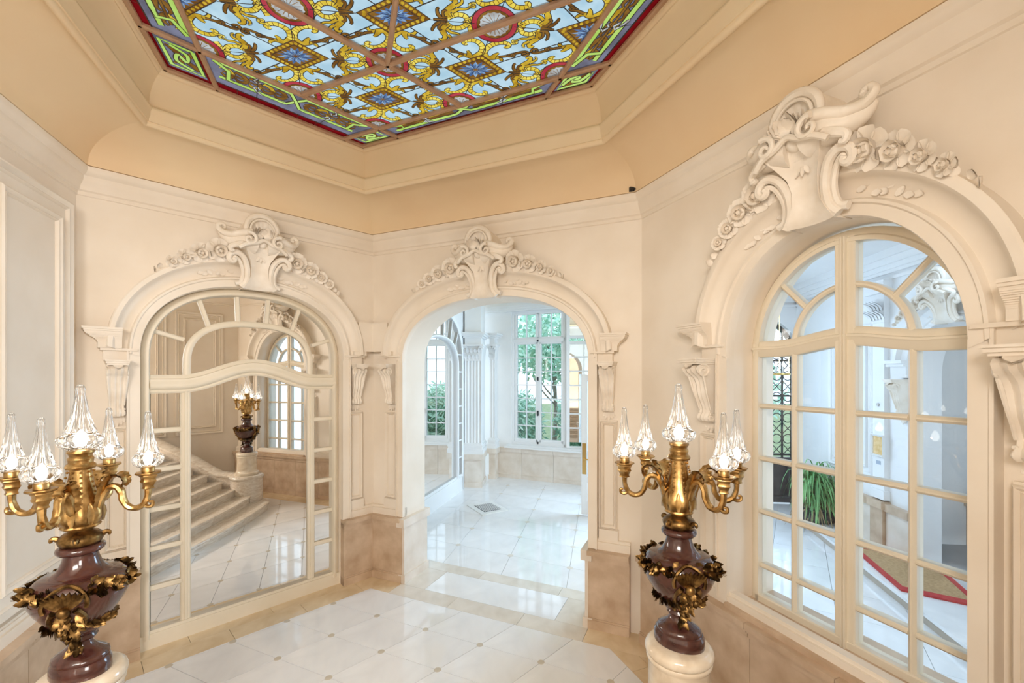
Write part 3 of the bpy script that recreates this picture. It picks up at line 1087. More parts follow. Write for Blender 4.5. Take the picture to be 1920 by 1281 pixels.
def curl(cx, cy, r, a0, turns, sg=1, n=18, r1=.12):
    return [(cx + r * lerp(1, r1, i / n) * cos(a0 + sg * turns * 2 * pi * i / n), cy + r * lerp(1, r1, i / n) * sin(a0 + sg * turns * 2 * pi * i / n)) for i in range(n + 1)]


def motif_ribbons(kind):
    """painted scrollwork in cell units: (points, start width, end width, material)"""
    R = []
    if kind == 'fleur':
        for sg in (1, -1):
            y = lambda L: [(a, b * sg) for a, b in L]
            R.append((y([(.80, .20), (.775, .10), (.735, .03), (.70, -.03)]), .038, .034, 'g_yellow'))
            R.append((y([(.735, .02), (.68, .11), (.60, .125), (.54, .08), (.515, .04)]), .036, .040, 'g_yellow'))
            R.append((y([(.53, .05), (.50, .14), (.515, .22), (.55, .30), (.545, .37), (.515, .385), (.50, .35)]), .060, .012, 'g_gold'))
            R.append((y([(.545, .16), (.60, .22), (.67, .235), (.72, .30)]), .026, .006, 'g_gold'))
            R.append((y([(.57, .27), (.61, .33), (.605, .39), (.58, .40)]), .022, .010, 'g_gold'))
            R.append((y([(.52, .03), (.46, .05), (.42, .10), (.40, .19), (.415, .22)]), .034, .008, 'g_brown'))
            R.append((y([(.48, .06), (.46, .14), (.475, .18), (.49, .16)]), .016, .014, 'g_brown'))
        R.append(([(.53, 0), (.45, .0), (.385, 0)], .034, .012, 'g_brown'))
    else:
        R.append(([(.025, .35), (.015, .46), (.045, .57), (.12, .65), (.20, .655), (.245, .61), (.225, .57), (.20, .585)], .050, .022, 'g_yellow'))
        R.append((curl(.275, .70, .04, -2.2, 1.2, 1, 12), .026, .016, 'g_yellow'))
        R.append(([(.03, .37), (.07, .31), (.13, .305), (.19, .33), (.235, .29), (.24, .25)], .050, .014, 'g_gold'))
        R.append(([(.13, .32), (.15, .39), (.175, .43)], .045, .008, 'g_gold'))
        R.append(([(.19, .34), (.26, .37), (.33, .43), (.41, .49)] + curl(.455, .455, .055, 2.3, 1.25, -1, 14), .018, .016, 'g_brown'))
        R.append(([(.27, .38), (.325, .375)] + curl(.33, .405, .03, -1.2, 1.0, 1, 10), .013, .012, 'g_brown'))
    return R


def motif_mesh(F, kind, mx, my):
    F.tag = 'scroll'
    for pts, w0, w1, mat in motif_ribbons(kind):
        sp = spline(pts, 5) if len(pts) < 12 else [Vector(p) for p in pts]
        n = len(sp)
        P = [e12(p.x * mx, p.y * my) for p in sp]
        W = [.88 * lerp(w0, w1, i / (n - 1)) for i in range(n)]
        F.ribbon(P, W, mat, -.006, 'lead', et=.006)
        if mat == 'g_yellow':                       # beads painted along the strap
            acc = 0
            for i in range(1, n - 1):
                acc += (P[i] - P[i - 1]).length
                if acc > .026:
                    acc = 0; d = (P[i + 1] - P[i - 1]).normalized(); q = Vector((-d.y, d.x)) * W[i] * .5
                    F.face([P[i] + q - d * .0025, P[i] + q + d * .0025, P[i] - q + d * .0025, P[i] - q - d * .0025], 'g_brown', -.0075)
    return F


MOT = {}
QUADS = {'T': [(0, 0), (.5, .5), (0, 1), (-.5, .5)], 'B': [(0, 0), (-.5, -.5), (0, -1), (.5, -.5)],
         'R': [(0, 0), (.5, -.5), (1, 0), (.5, .5)], 'L': [(0, 0), (-.5, .5), (-1, 0), (-.5, -.5)]}
dia = .36


def cell_flat(side):
    F = Flat()
    O = Vector((0, 0))

    def cl(poly):
        p = [Vector(v) for v in poly]
        return poly_clip(p, O, Vector((side, 0))) if side else p
    for q, poly in QUADS.items():
        p = cl(poly)
        if len(p) < 3 or poly_area(p) < 1e-6: continue
        F.tag = 'pane' + q; F.face([e12(*v) for v in p], 'g_pale', 0)
    if side >= 0: motif_mesh(F, 'fleur', 1, 1)
    if side <= 0: motif_mesh(F, 'fleur', -1, 1)
    for my in (1, -1):
        for mx in (1, -1):
            if side and mx != side: continue
            motif_mesh(F, 'scroll', mx, my)
    # blue rosette in its beaded diamond
    F.tag = 'blue'
    sq = lambda k: [(k, 0), (0, k), (-k, 0), (0, -k)]
    a, b = sq(dia), sq(dia * .70)
    for k in range(4):
        L_ = lambda q, f: (lerp(q[k][0], q[(k + 1) % 4][0], f), lerp(q[k][1], q[(k + 1) % 4][1], f))
        p = cl([a[k], a[(k + 1) % 4], b[(k + 1) % 4], b[k]])
        if len(p) > 2: F.face([e12(*v) for v in p], 'g_brown', -.008)
        for t in range(7):
            f = (t + .5) / 7
            x, y = L_(sq(dia * .85), f)
            if side and x * side < .012: continue
            o = e12(x, y)
            F.face([(o.x + .013 * cos(m * pi / 4), o.y + .013 * sin(m * pi / 4)) for m in range(8)], 'g_gold', -.0085)
        for q in (a, b):
            p1, p2 = q[k], q[(k + 1) % 4]
            if side and (p1[0] * side < 0 or p2[0] * side < 0): continue
            F.ribbon([e12(*p1), e12(*p2)], .006, 'lead', -.010)
    p = cl(b); F.face([e12(*v) for v in p], 'g_brown', -.0081)
    for k in range(16):
        an = 2 * pi * (k + .5) / 16
        x, y = cos(an), sin(an)
        if side and x * side < .02: continue
        rr = .70 * dia / (abs(x) + abs(y)); dx, dy = -y * .030, x * .030
        F.face([e12(x * .02, y * .02), e12(x * rr * .5 + dx, y * rr * .5 + dy), e12(x * rr * .92, y * rr * .92), e12(x * rr * .5 - dx, y * rr * .5 - dy)], 'g_blue' if k % 2 else 'g_lblue', -.0083 - .00001 * k)
        F.ribbon([e12(x * .03, y * .03), e12(x * rr * .6, y * rr * .6)], .004, 'lead', -.009)
    # quarter medallions in the corners
    lobe = lambda t: .090 + .015 * abs(cos(8 * t))
    n = 48
    edges = [(Vector(p), Vector(q)) for p, q in (((0, -1), (1, 0)), ((1, 0), (0, 1)), ((0, 1), (-1, 0)), ((-1, 0), (0, -1)))]
    E = [(e12(*p), (e12(*q) - e12(*p)).normalized()) for p, q in edges]
    for cx_, cy_ in ((0, -1), (0, 1), (1, 0), (-1, 0)):
        if side and cx_ * side < 0: continue
        c = e12(cx_, cy_); F.tag = 'med%d%d' % (cx_ + 1, cy_ + 1)
        pt = lambda r, t: c + Vector((r * cos(t), r * sin(t)))

        def put_(poly, mat, z):
            p = [Vector(v) for v in poly]
            for P0, d in E:
                nv = Vector((-d.y, d.x)); nv = nv if nv.dot(-P0) > 0 else -nv
                if len(p) > 2: p = poly_clip(p, P0, nv)
            if side and len(p) > 2:
                dd = E2.normalized(); nn = Vector((dd.y, -dd.x))
                if nn.dot(E1) * side < 0: nn = -nn
                p = poly_clip(p, O, nn)
            if len(p) > 2 and poly_area(p) > 1e-7: F.face(p, mat, z)
        for k in range(n):
            a0, a1 = 2 * pi * k / n, 2 * pi * (k + 1) / n; am = (a0 + a1) / 2
            if (pt(.1, am) - e12(0, 0)).length > (c - e12(0, 0)).length + .02: continue
            for r0, r1, mt in ((.160, .153, 'lead'), (.153, .122, 'g_red'), (.122, .118, 'lead')):
                put_([pt(r0, a0), pt(r0, a1), pt(r1, a1), pt(r1, a0)], mt, -.02)
            put_([pt(.118, a0), pt(.118, a1), pt(lobe(a1), a1), pt(lobe(a0), a0)], 'g_brown', -.02)
            put_([pt(lobe(a0), a0), pt(lobe(a1), a1), pt(.012, am)], 'g_white', -.02)
            if k % 3 == 0: put_([pt(.03, a0 - .05), pt(.088, a0 - .028), pt(.088, a0 + .028), pt(.03, a0 + .05)], 'g_brown', -.021)
            put_([pt(.016, a0), pt(.016, a1), pt(0, am)], 'g_brown', -.022)
    return F.flatten()


NAMES = {'pane': 'glass_pane', 'scro': 'painted_scroll', 'blue': 'blue_diamond', 'med0': 'medallion_segment', 'med1': 'medallion_segment', 'med2': 'medallion_segment'}
cells = []
for i in range(4):
    for j in range(4):
        d = i - j
        if abs(d) > 2: continue
        side = 0 if abs(d) < 2 else (1 if d == 2 else -1)      # +1: keep x>=0
        c = node(i + .5, j + .5)
        if side in MOT:
            for o in MOT[side]: dupl(o, (rel(c)[0], rel(c)[1], o.location.z))
        else:
            MOT[side] = [g.build(NAMES[t[:4]], sky, rel(c), **({'kind': 'stuff'} if t == 'scroll' else {})) for t, g in cell_flat(side).items()]

            def leads():
                F = Flat(); h = dia / 2
                for sx, sy in ((1, 1), (1, -1), (-1, 1), (-1, -1)):
                    if side and sx != side: continue
                    F.ribbon([e12(sx * h, sy * h), e12(sx * .5, sy * .5)], .009, 'lead', -.004)
                F.ribbon([e12(0, dia), e12(0, .70)], .006, 'lead', -.004); F.ribbon([e12(0, -dia), e12(0, -.70)], .006, 'lead', -.004)
                if side >= 0: F.ribbon([e12(dia, 0), e12(.80, 0)], .006, 'lead', -.004)
                if side <= 0: F.ribbon([e12(-dia, 0), e12(-.80, 0)], .006, 'lead', -.004)
                return F
            MOT[side].append(leads().build('lead_came', sky, rel(c), kind='stuff'))

# border strips
CORN_N = 6
for k in range(6):
    i0, i1 = INN[k], INN[(k + 1) % 6]
    o0, o1 = OUT[k], OUT[(k + 1) % 6]
    pv = INN[k - 1]; nx = INN[(k + 2) % 6]
    du = (o1 - o0)
    # extended neighbouring lines hit the outer edge
    a = xp(o0, du, i0, i0 - pv); b = xp(o0, du, i1, nx - i1)

    def bl(u, v, a=a, b=b, i0=i0, i1=i1):
        p = i0.lerp(i1, u).lerp(a.lerp(b, u), v)
        return (p.x - SKO.x, p.y - SKO.y)
    L = (i1 - i0).length; Wd = abs((a - i0).dot(Vector((-du.y, du.x)).normalized()))
    for m in range(7):
        F = Flat(); F.face([bl(m / 7, .78), bl((m + 1) / 7, .78), bl((m + 1) / 7, 1.02), bl(m / 7, 1.02)], 'g_dred', 0); F.build('red_pane', sky)
    F = Flat()
    F.ribbon([bl(0, .79), bl(1, .79)], .010, 'lead', -.004)
    for u in (.27, .73): F.ribbon([bl(u, 0), bl(u, .79)], .006, 'lead', -.004)
    for m in range(1, 7): F.ribbon([bl(m / 7, .79), bl(m / 7, 1)], .004, 'lead', -.004)
    F.build('lead_came', sky, kind='stuff')
    F = Flat()
    for q, (u0, u1) in enumerate(((0, .27), (.27, .73), (.73, 1))):
        F.tag = 'pane%d' % q; F.face([bl(u0, 0), bl(u1, 0), bl(u1, .79), bl(u0, .79)], 'g_grey', 0)
    F.tag = 'strap'
    st = [(.5, .36), (.545, .16), (.60, .14), (.95, .14), (.86, .30), (.80, .42)]
    for sg in (1, -1):
        for fl in (0, 1):
            P = [((.5 + (u - .5) * sg), (.72 - v if fl else v)) for u, v in st[:4]]
            F.ribbon([bl(*p) for p in P], .030, 'g_green', -.007, 'lead', et=.007)
        F.ribbon([bl(.5 + (u - .5) * sg, v) for u, v in ((.95, .14), (.885, .30), (.90, .58), (.86, .58))], .026, 'g_green', -.0075, 'lead', et=.007)
        F.ribbon([bl(.5 + (u - .5) * sg, v) for u, v in ((.455, .16), (.5, .36), (.545, .58), (.60, .60))], .024, 'g_green', -.0085, 'lead', et=.007)
        # foliage along the centre
        for m in range(5):
            u = .06 + m * .075
            for vs in (1, -1):
                F.ribbon([bl(.5 + u * sg, .36), bl(.5 + (u + .02) * sg, .36 + vs * .10), bl(.5 + (u + .055) * sg, .36 + vs * .13), bl(.5 + (u + .07) * sg, .36 + vs * .06)], [.028, .034, .022, .008], 'g_gold' if (m + vs) % 3 == 0 else 'g_brown', -.0065, 'lead', et=.006)
        F.ribbon([bl(.5 + .06 * sg, .36), bl(.5 + .42 * sg, .36)], .014, 'g_brown', -.0067, 'lead', et=.005)
        for vs in (1, -1):
            F.ribbon([bl(.5 + (.23 + du_) * sg, .36 + vs * dv_) for du_, dv_ in ((-.03, .28), (0, .22), (.02, .12), (.0, .05), (-.015, .12))], .014, 'g_white', -.009, 'lead', et=.006)
    for t_, g in F.flatten().items(): g.build('glass_pane' if t_[:4] == 'pane' else 'painted_strapwork', sky, **({} if t_[:4] == 'pane' else {'kind': 'stuff'}))
    # corner pane at k: between previous side's far end and this side's start
    bp = xp(OUT[k - 1], o0 - OUT[k - 1], i0, i1 - i0)
    quad = [i0, a, o0, bp]
    ctr = sum(quad, Vector((0, 0))) / 4
    r2 = lambda p: (p.x - SKO.x, p.y - SKO.y)
    inn = [ctr + (p - ctr) * .74 for p in quad]
    for m in range(4):
        F = Flat(); F.face([r2(p) for p in (quad[m], quad[(m + 1) % 4], inn[(m + 1) % 4], inn[m])], 'g_dred', 0); F.build('red_pane', sky)
    F = Flat(); F.ribbon([r2(p) for p in inn + inn[:1]], .008, 'lead', -.004); F.build('lead_came', sky, kind='stuff')
    F = Flat(); F.tag = 'pane'; F.face([r2(p) for p in inn], 'g_grey', 0); F.tag = 'strap'
    ii = [ctr + (p - ctr) * .60 for p in quad]
    F.ribbon([r2(p) for p in ii + ii[:1]], .026, 'g_green', -.007, 'lead', et=.007)
    q2 = [ctr + (p - ctr) * .5 for p in quad]
    F.ribbon(spline([r2(q2[1].lerp(q2[0], .25)), r2(ctr.lerp(q2[0], .55)), r2(ctr.lerp(q2[3], .25)), r2(ctr), r2(ctr.lerp(q2[1], .25)), r2(ctr.lerp(q2[2], .55)), r2(q2[3].lerp(q2[2], .25))], 5), .024, 'g_green', -.0085, 'lead', et=.007)
    for m in range(4):
        F.ribbon([r2(ctr.lerp(q2[m], .2)), r2(ctr.lerp(q2[m], .55) + Vector((.02, .01))), r2(ctr.lerp(q2[m], .9))], [.03, .045, .01], 'g_brown', -.0065, 'lead', et=.006)
    for t_, g in F.flatten().items(): g.build('glass_pane' if t_[:4] == 'pane' else 'painted_strapwork', sky, **({} if t_[:4] == 'pane' else {'kind': 'stuff'}))
    # glazing bars of the border
    for P, Q in ((i0, i1), (i0, a), (i1, b), (o0, o1)):
        mb = MB(); d = (Q - P).normalized(); nn = Vector((-d.y, d.x))
        w = .018
        rows = []
        for pt in (P - d * .01, Q + d * .01):
            rows.append([(pt.x + nn.x * x, pt.y + nn.y * x, z) for x, z in ((-w, ZG + .01), (-w, ZG - .018), (-w * .5, ZG - .028), (w * .5, ZG - .028), (w, ZG - .018), (w, ZG + .01))])
        mb.grid(rows, cv=True)
        mb.build('glazing_bar', 'bar', sky, 30)
for P, Q in ((node(1, 0), node(1, 3)), (node(0, 1), node(3, 1)), (node(3, 1), node(3, 4)), (node(1, 3), node(4, 3)), (node(1, 1), node(3, 3))):
    mb = MB(); d = (Q - P).normalized(); nn = Vector((-d.y, d.x)); w = .019
    mb.grid([[(pt.x + nn.x * x, pt.y + nn.y * x, z) for x, z in ((-w, ZG + .01), (-w, ZG - .02), (-w * .5, ZG - .032), (w * .5, ZG - .032), (w, ZG - .02), (w, ZG + .01))] for pt in (P, Q)], cv=True)
    mb.build('glazing_bar', 'bar', sky, 30)

# ------------------------------------------------------------------ plaster crests over the arches


def leaf(mb, base, d, nrm, L, W, bend=.3, n=6, wav=.0, thick=.006):
    """pointed, cupped leaf growing from base along d, lying across nrm"""
    base = Vector(base); d = Vector(d).normalized(); nrm = Vector(nrm)
    nrm = (nrm - d * nrm.dot(d)).normalized(); s = d.cross(nrm)
    rows = []
    for side in (0, 1):
        pass
    for i in range(n + 1):
        t = i / n
        w = W * (sin(pi * min(1, t * .92 + .08)) ** .8) * (1 + wav * sin(t * 18))
        c = base + d * (L * t) + nrm * (bend * L * t * t)
        rows.append([c - s * w + nrm * (.12 * W), c - s * w * .5 + nrm * .02 * W, c, c + s * w * .5 + nrm * .02 * W, c + s * w + nrm * (.12 * W)])
    mb.grid(rows)
    mb.grid([[p - nrm * thick for p in r] for r in rows])


def rose(r, seed=0):
    """open garden rose, facing +y (towards the room)"""
    rnd = random.Random(seed)
    mb = MB()
    mb.sphere((0, r * .15, 0), r * .42, 9, 6, (1, .8, 1))
    for ring, (n, rad, tilt, sz) in enumerate(((5, .25, 1.25, .42), (6, .48, .85, .52), (7, .70, .35, .60))):
        for k in range(n):
            a = 2 * pi * k / n + ring * .5 + rnd.uniform(-.1, .1)
            d = Vector((cos(a) * cos(tilt), sin(tilt), sin(a) * cos(tilt)))
            b = Vector((cos(a) * rad * r * .7, r * (.10 - .10 * ring), sin(a) * rad * r * .7))
            rows = []
            side = d.cross(Vector((-cos(a) * sin(tilt), cos(tilt), -sin(a) * sin(tilt)))).normalized()
            nn = side.cross(d)
            for i in range(4):
                t = i / 3
                w = sz * r * (.35 + .75 * sin(pi * (.15 + .6 * t)))
                cpt = b + d * (t * sz * r * 1.15)
                rows.append([cpt + side * (w * (j / 3 - .5) * 1.5) + nn * (r * .14 * ((j / 3 - .5) * 2) ** 2 + r * .12 * t * t * (1 if ring < 2 else -1.2)) for j in range(4)])
            mb.grid(rows)
    return mb


def crest_master():
    P = {}
    # keystone: flaring concave shield
    mb = MB(); rows = []
    for z, w, y in ((-.02, .130, .02), (.0, .126, .04), (.04, .104, .055), (.10, .078, .06), (.18, .074, .07), (.25, .088, .09), (.31, .122, .13), (.36, .152, .17), (.395, .180, .20), (.405, .178, .18)):
        row = [(-w - .01, -.1, z)] + [(w * t, y + .022 * t * t - .012 * (1 - t * t), z + .025 * (1 - t * t) * (z > .3)) for t in (-1, -.75, -.5, -.25, 0, .25, .5, .75, 1)] + [(w + .01, -.1, z)]
        rows.append(row)
    mb.grid(rows); P['keystone'] = mb
    mb = MB()
    lp = spline([(-.21, .215, .335), (-.15, .235, .375), (-.07, .235, .40), (0, .235, .435), (.07, .235, .40), (.15, .235, .375), (.21, .215, .335)], 6)
    mb.tube(lp, [.018] * len(lp), 8)
    for k in range(-3, 4):
        leaf(mb, (k * .012, .12, .335), (k * .25, .2, .7), (0, 1, 0), .06, .014, .5)
    for k in (-1, 0, 1): leaf(mb, (k * .012, .105, .30), (k * .5, -.1, -1), (0, 1, .3), .06, .013, .1)
    P['lip'] = mb
    # side volutes hugging the keystone
    for nm, sg in (('scroll', 1), ('scroll.001', -1)):
        mb = MB()
        pt = spline([(sg * .150, .03, -.005), (sg * .112, .045, .05), (sg * .102, .06, .13), (sg * .115, .08, .21), (sg * .150, .105, .275), (sg * .205, .12, .305), (sg * .255, .12, .285), (sg * .270, .115, .24), (sg * .245, .11, .215), (sg * .222, .11, .232), (sg * .232, .115, .252)], 7)
        n = len(pt)
        mb.tube(pt, [lerp(.030, .022, i / n) for i in range(n)], 8)
        pt2 = spline([(sg * .20, .03, .02), (sg * .155, .035, .04), (sg * .138, .05, .11), (sg * .150, .07, .18), (sg * .180, .09, .24), (sg * .215, .11, .262), (sg * .24, .10, .25)], 6)
        mb.tube(pt2, [lerp(.024, .012, i / len(pt2)) for i in range(len(pt2))], 7)
        P[nm] = mb
    # crowning shell
    mb = MB()
    arc = [(.138 * cos(a), .165, .545 + .140 * sin(a)) for a in [(-.35 + (pi + .7) * i / 24) for i in range(25)]]
    mb.tube(arc, [.020 + .012 * sin(pi * i / 24) for i in range(25)], 9)
    arc2 = [(.105 * cos(a), .185, .54 + .107 * sin(a)) for a in [(-.1 + (pi + .2) * i / 24) for i in range(25)]]
    mb.tube(arc2, [.010] * 25, 7)
    rows = []
    for i in range(9):
        rr = .135 * i / 8
        rows.append([(rr * cos(a), .172 - .030 * sin(pi * i / 8) + .008 * abs(sin(a * 7)) * i / 8, .50 + rr * 1.30 * sin(a)) for a in [(-.2 + (pi + .4) * k / 42) for k in range(43)]])
    mb.grid(rows)
    mb.grid([[(.15 * cos(a), y, .545 + .155 * sin(a)) for a in [(-.35 + (pi + .7) * i / 24) for i in range(25)]] for y in (.15, -.1)])
    P['shell'] = mb
    # long wavy horns
    for nm, sg in (('horn', 1), ('horn.001', -1)):
        mb = MB()
        pt = spline([(sg * .02, .17, .475), (sg * .09, .20, .50), (sg * .17, .19, .485), (sg * .25, .15, .462), (sg * .315, .11, .475), (sg * .350, .09, .52), (sg * .335, .085, .555), (sg * .305, .085, .552), (sg * .30, .09, .527), (sg * .318, .095, .52)], 7)
        n = len(pt)
        mb.tube(pt, [lerp(.040, .017, min(1, i / n * 1.2)) for i in range(n)], 9)
        pt = spline([(sg * .05, .12, .41), (sg * .14, .13, .42), (sg * .22, .10, .42), (sg * .29, .07, .455), (sg * .33, .06, .50)], 7)
        mb.tube(pt, [lerp(.095, .025, (i / len(pt)) ** 1.3) for i in range(len(pt))], 11)
        sp = [(sg * (.125 + r * cos(a)), .235 + .02 * (1 - t), .425 + r * sin(a)) for t in [i / 26 for i in range(27)] for r, a in [(lerp(.062, .008, t), (1.2 + t * 4.2 * pi / 1.6))]]
        mb.tube(sp, [lerp(.018, .010, i / 26) for i in range(27)], 7)
        # curled tip below
        pt = spline([(sg * .17, .19, .385), (sg * .235, .18, .36), (sg * .27, .17, .335), (sg * .265, .17, .305), (sg * .24, .17, .31)], 6)
        mb.tube(pt, [lerp(.03, .014, i / len(pt)) for i in range(len(pt))], 8)
        P[nm] = mb
    # ruffled leaves in the middle
    mb = MB()
    rnd = random.Random(3)
    for k in range(13):
        a = pi * (.02 + .96 * k / 12)
        leaf(mb, (.05 * cos(a), .19, .455 + .02 * sin(a)), (cos(a), .55, sin(a) * .8 + .05), (0, .8, .5), .09 + .03 * rnd.random(), .034, .25, wav=.25)
    mb.sphere((0, .16, .42), .05, 10, 7)
    P['ruffle'] = mb
    return P


CM = {k: v for k, v in crest_master().items()}
CMESH = {}
ROSE = {}


def crest(key, label):
    a = AR[key]; fr, cx = a['fr'], a['cx']
    u = fr.u; n = fr.n
    x = u if (u.x * n.y - u.y * n.x) > 0 else -u
    top = a['bi'] + a['ri']
    e = thing('crest', label, 'ornament', tuple(fr(cx, top, 0)), atan2(x.y, x.x), 'carved crests over the arches')
    for k, mb in CM.items():
        nm = k.split('.')[0]
        if k not in CMESH:
            CMESH[k] = mb.build(nm, 'ornament', e, 40, local=True)
        else:
            o = CMESH[k].copy(); COL.objects.link(o); o.parent = e
    # roses tumbling down the extrados
    for sg in (1, -1):
        for k, (dx, r) in enumerate(((.345, .092), (.490, .076), (.605, .058), (.695, .044))):
            dx = dx * (a['he'] / 1.12) ** .5
            zz = a['be'] + a['re'] * (1 - (dx / a['he']) ** a['ee']) ** (1 / a['ee']) - top
            slope = -(dx / a['he']) * .9
            loc = (sg * dx, .075, zz + r * .60)
            if r not in ROSE:
                ROSE[r] = rose(r, k).build('rose', 'ornament', e, 30, local=True); o = ROSE[r]
            else:
                o = ROSE[r].copy(); COL.objects.link(o); o.parent = e
            o.location = loc; o.rotation_euler = (-.25, sg * .5 * k, sg * .15)
        mb = MB()
        rnd = random.Random(5)
        for k in range(16):
            dx = (.27 + .53 * k / 15) * (a['he'] / 1.12) ** .5
            zz = a['be'] + a['re'] * (1 - (dx / a['he']) ** a['ee']) ** (1 / a['ee']) - top
            leaf(mb, (sg * dx, .02 + .03 * rnd.random(), zz + .01), (sg * rnd.uniform(-.3, 1), rnd.uniform(.1, .6), rnd.uniform(.1, 1)), (0, 1, .4), rnd.uniform(.06, .10) * (1.1 - .5 * k / 15), .026, .35, wav=.2)
        mb.build('foliage', 'ornament', e, 40, local=True)
        # low relief sprig on the archivolt
        mb = MB()
        for k in range(8):
            dx = .20 + .035 * k
            zI = a['bi'] + a['ri'] * (1 - (min(dx, a['hi'] * .99) / a['hi']) ** a['ei']) ** (1 / a['ei'])
            zE = a['be'] + a['re'] * (1 - (dx / a['he']) ** a['ee']) ** (1 / a['ee'])
            zz = lerp(zI, zE, .52) - top + .02 * sin(k * 2.1)
            leaf(mb, (sg * dx, -.035, zz), (sg * 1, .12, .8 * sin(k * 1.7)), (0, 1, 0), .055, .017, .12, wav=.2)
        mb.build('leaf_sprig', 'ornament', e, 40, local=True)
    return e


crest('A', 'carved plaster shell and rose crest above the tall arched mirror')
crest('B', 'carved plaster shell and rose crest above the open archway to the bright room')
crest('C', 'large carved plaster crest with roses above the arched window at right')

# ------------------------------------------------------------------ scrolled consoles
CONM = {}


def console_parts():
    P = {}
    mb = MB()
    for z0, z1, w, y in ((-.012, .0, .080, .178), (-.03, -.012, .074, .168), (-.045, -.03, .067, .156)):
        mb.add([(sx * w, yy, z) for sx in (-1, 1) for yy in (-.1, y) for z in (z0, z1)], [(0, 1, 3, 2), (4, 6, 7, 5), (0, 4, 5, 1), (2, 3, 7, 6), (1, 5, 7, 3), (0, 2, 6, 4)])
    P['cap'] = mb
    mb = MB(); rows = []
    prof = [(-.045, .11, .060), (-.055, .140, .061), (-.075, .155, .061), (-.10, .145, .060), (-.125, .115, .059), (-.15, .090, .057), (-.19, .076, .054), (-.24, .070, .051), (-.29, .060, .049), (-.34, .040, .047), (-.385, .026, .045), (-.41, .030, .045), (-.43, .044, .046), (-.455, .046, .046), (-.475, .030, .045), (-.485, -.02, .044)]
    for z, y, w in prof:
        row = [(-w, -.1, z)]
        for k in range(15):
            t = -1 + 2 * k / 14
            g = -.014 * (0.5 - .5 * cos(2 * pi * ((t + 1) * 1.5))) if abs(t) < .99 else 0
            row.append((w * t, y + g + .006 * (1 - t * t), z))
        row.append((w, -.1, z)); rows.append(row)
    mb.grid(rows); P['body'] = mb
    for sx in (-1, 1):
        mb = MB()
        for (yc, zc, r0, x0) in ((.098, -.095, .052, .062), (.022, -.445, .030, .047)):
            sp = [(sx * (x0 + .002 * t), yc + lerp(r0, .006, t) * cos(1.2 + t * 9), zc + lerp(r0, .006, t) * sin(1.2 + t * 9)) for t in [i / 24 for i in range(25)]]
            mb.tube(sp, [lerp(.010, .006, i / 24) for i in range(25)], 6)
        mb.tube([(sx * .064, .10, -.13), (sx * .060, .082, -.19), (sx * .054, .066, -.26), (sx * .050, .045, -.32), (sx * .047, .028, -.385)], [.008, .008, .007, .007, .006], 6)
        P['volute' + ('' if sx < 0 else '.001')] = mb
    mb = MB()
    for k in range(-2, 3): leaf(mb, (k * .012, -.045, -.48), (k * .28, .25, -1), (0, 1, 0), .10 - .018 * abs(k), .016, .05, wav=.15)
    P['leaf_drop'] = mb
    mb = MB(); leaf(mb, (0, .14, -.035), (0, .9, -.6), (0, .5, 1), .05, .030, -.3); P['front_leaf'] = mb
    return P


def console(key, sd, label):
    a = AR[key]; fr = a['fr']; s = CONS[(key, sd)]
    u, n = fr.u, fr.n
    x = u if (u.x * n.y - u.y * n.x) > 0 else -u
    e = thing('console_bracket', label, 'bracket', tuple(fr(s, 2.585, -.06)), atan2(x.y, x.x), 'scrolled console brackets')
    if not CONM:
        for k, mb in console_parts().items(): CONM[k] = mb.build(k.split('.')[0], 'ornament', e, 40, local=True)
    else:
        for k, o in CONM.items():
            c = o.copy(); COL.objects.link(c); c.parent = e
    if key == 'C': e.scale = (1.15, 1.25, 1.0)
    return e


console('A', 'L', 'scrolled plaster bracket at the left side of the arched mirror')
console('A', 'R', 'scrolled plaster bracket at the right side of the arched mirror, beside the corner')
console('B', 'L', 'scrolled plaster bracket at the left side of the open archway')
console('B', 'R', 'scrolled plaster bracket at the right side of the open archway')
console('C', 'L', 'scrolled plaster bracket left of the arched window, behind the right candelabrum')
console('C', 'R', 'scrolled plaster bracket right of the arched window at the picture edge')
# ------------------------------------------------------------------ marble staircase with parapets (seen in the mirror)
RH, RUN = 0.125, 0.26
XL, XR = -2.02, 0.74
stair = thing('staircase', 'veined marble staircase with flaring bottom steps, seen in the tall mirror', 'stairs', (-.64, 1.8, 0))
for k in range(1, 9):
    yf = 2.80 - RUN * (k - 1)
    z1 = RH * k
    mb = MB()
    ext = .34 if k == 1 else (.16 if k == 2 else 0.0)
    bow = .16 if k == 1 else (.12 if k == 2 else .08)
    xl, xr = XL - ext, XR + ext
    yb = yf - RUN - .06
    front = []
    n = 20
    for i in range(n + 1):
        x = lerp(xl, xr, i / n); t = 2 * i / n - 1
        y = yf + bow * (1 - t * t)
        if ext: y -= .30 * ext / .34 * max(0, abs(t) - .80) ** 2 / .04
        front.append((x, y))
    if k <= 2: poly = front + [(xr + .01, yf - .45), (xl - .01, yf - .45)]
    else: poly = front + [(xr, yb), (xl, yb)]
    P2 = [Vector(p) for p in poly]
    c = sum(P2, Vector((0, 0))) / len(P2)
    inn = [p + (c - p).normalized() * .025 for p in P2]
    zprism(mb, inn, max(0, z1 - RH - .01), z1 - .035)
    rows = []
    for d, z in ((.0, -.035), (-.012, -.030), (-.018, -.018), (-.012, -.006), (0.0, 0.0)):
        rows.append([tuple(p + (p - c).normalized() * (-d - .0)) + (z1 + z,) for p in P2])
    mb.grid(rows, cv=True)
    b = len(mb.v); m = len(P2)
    mb.f.append(tuple(b - m + i for i in range(m)))
    mb.f.append(tuple(b - m * 5 + i for i in range(m))[::-1])
    mb.build('step', 'stair', stair, 30)
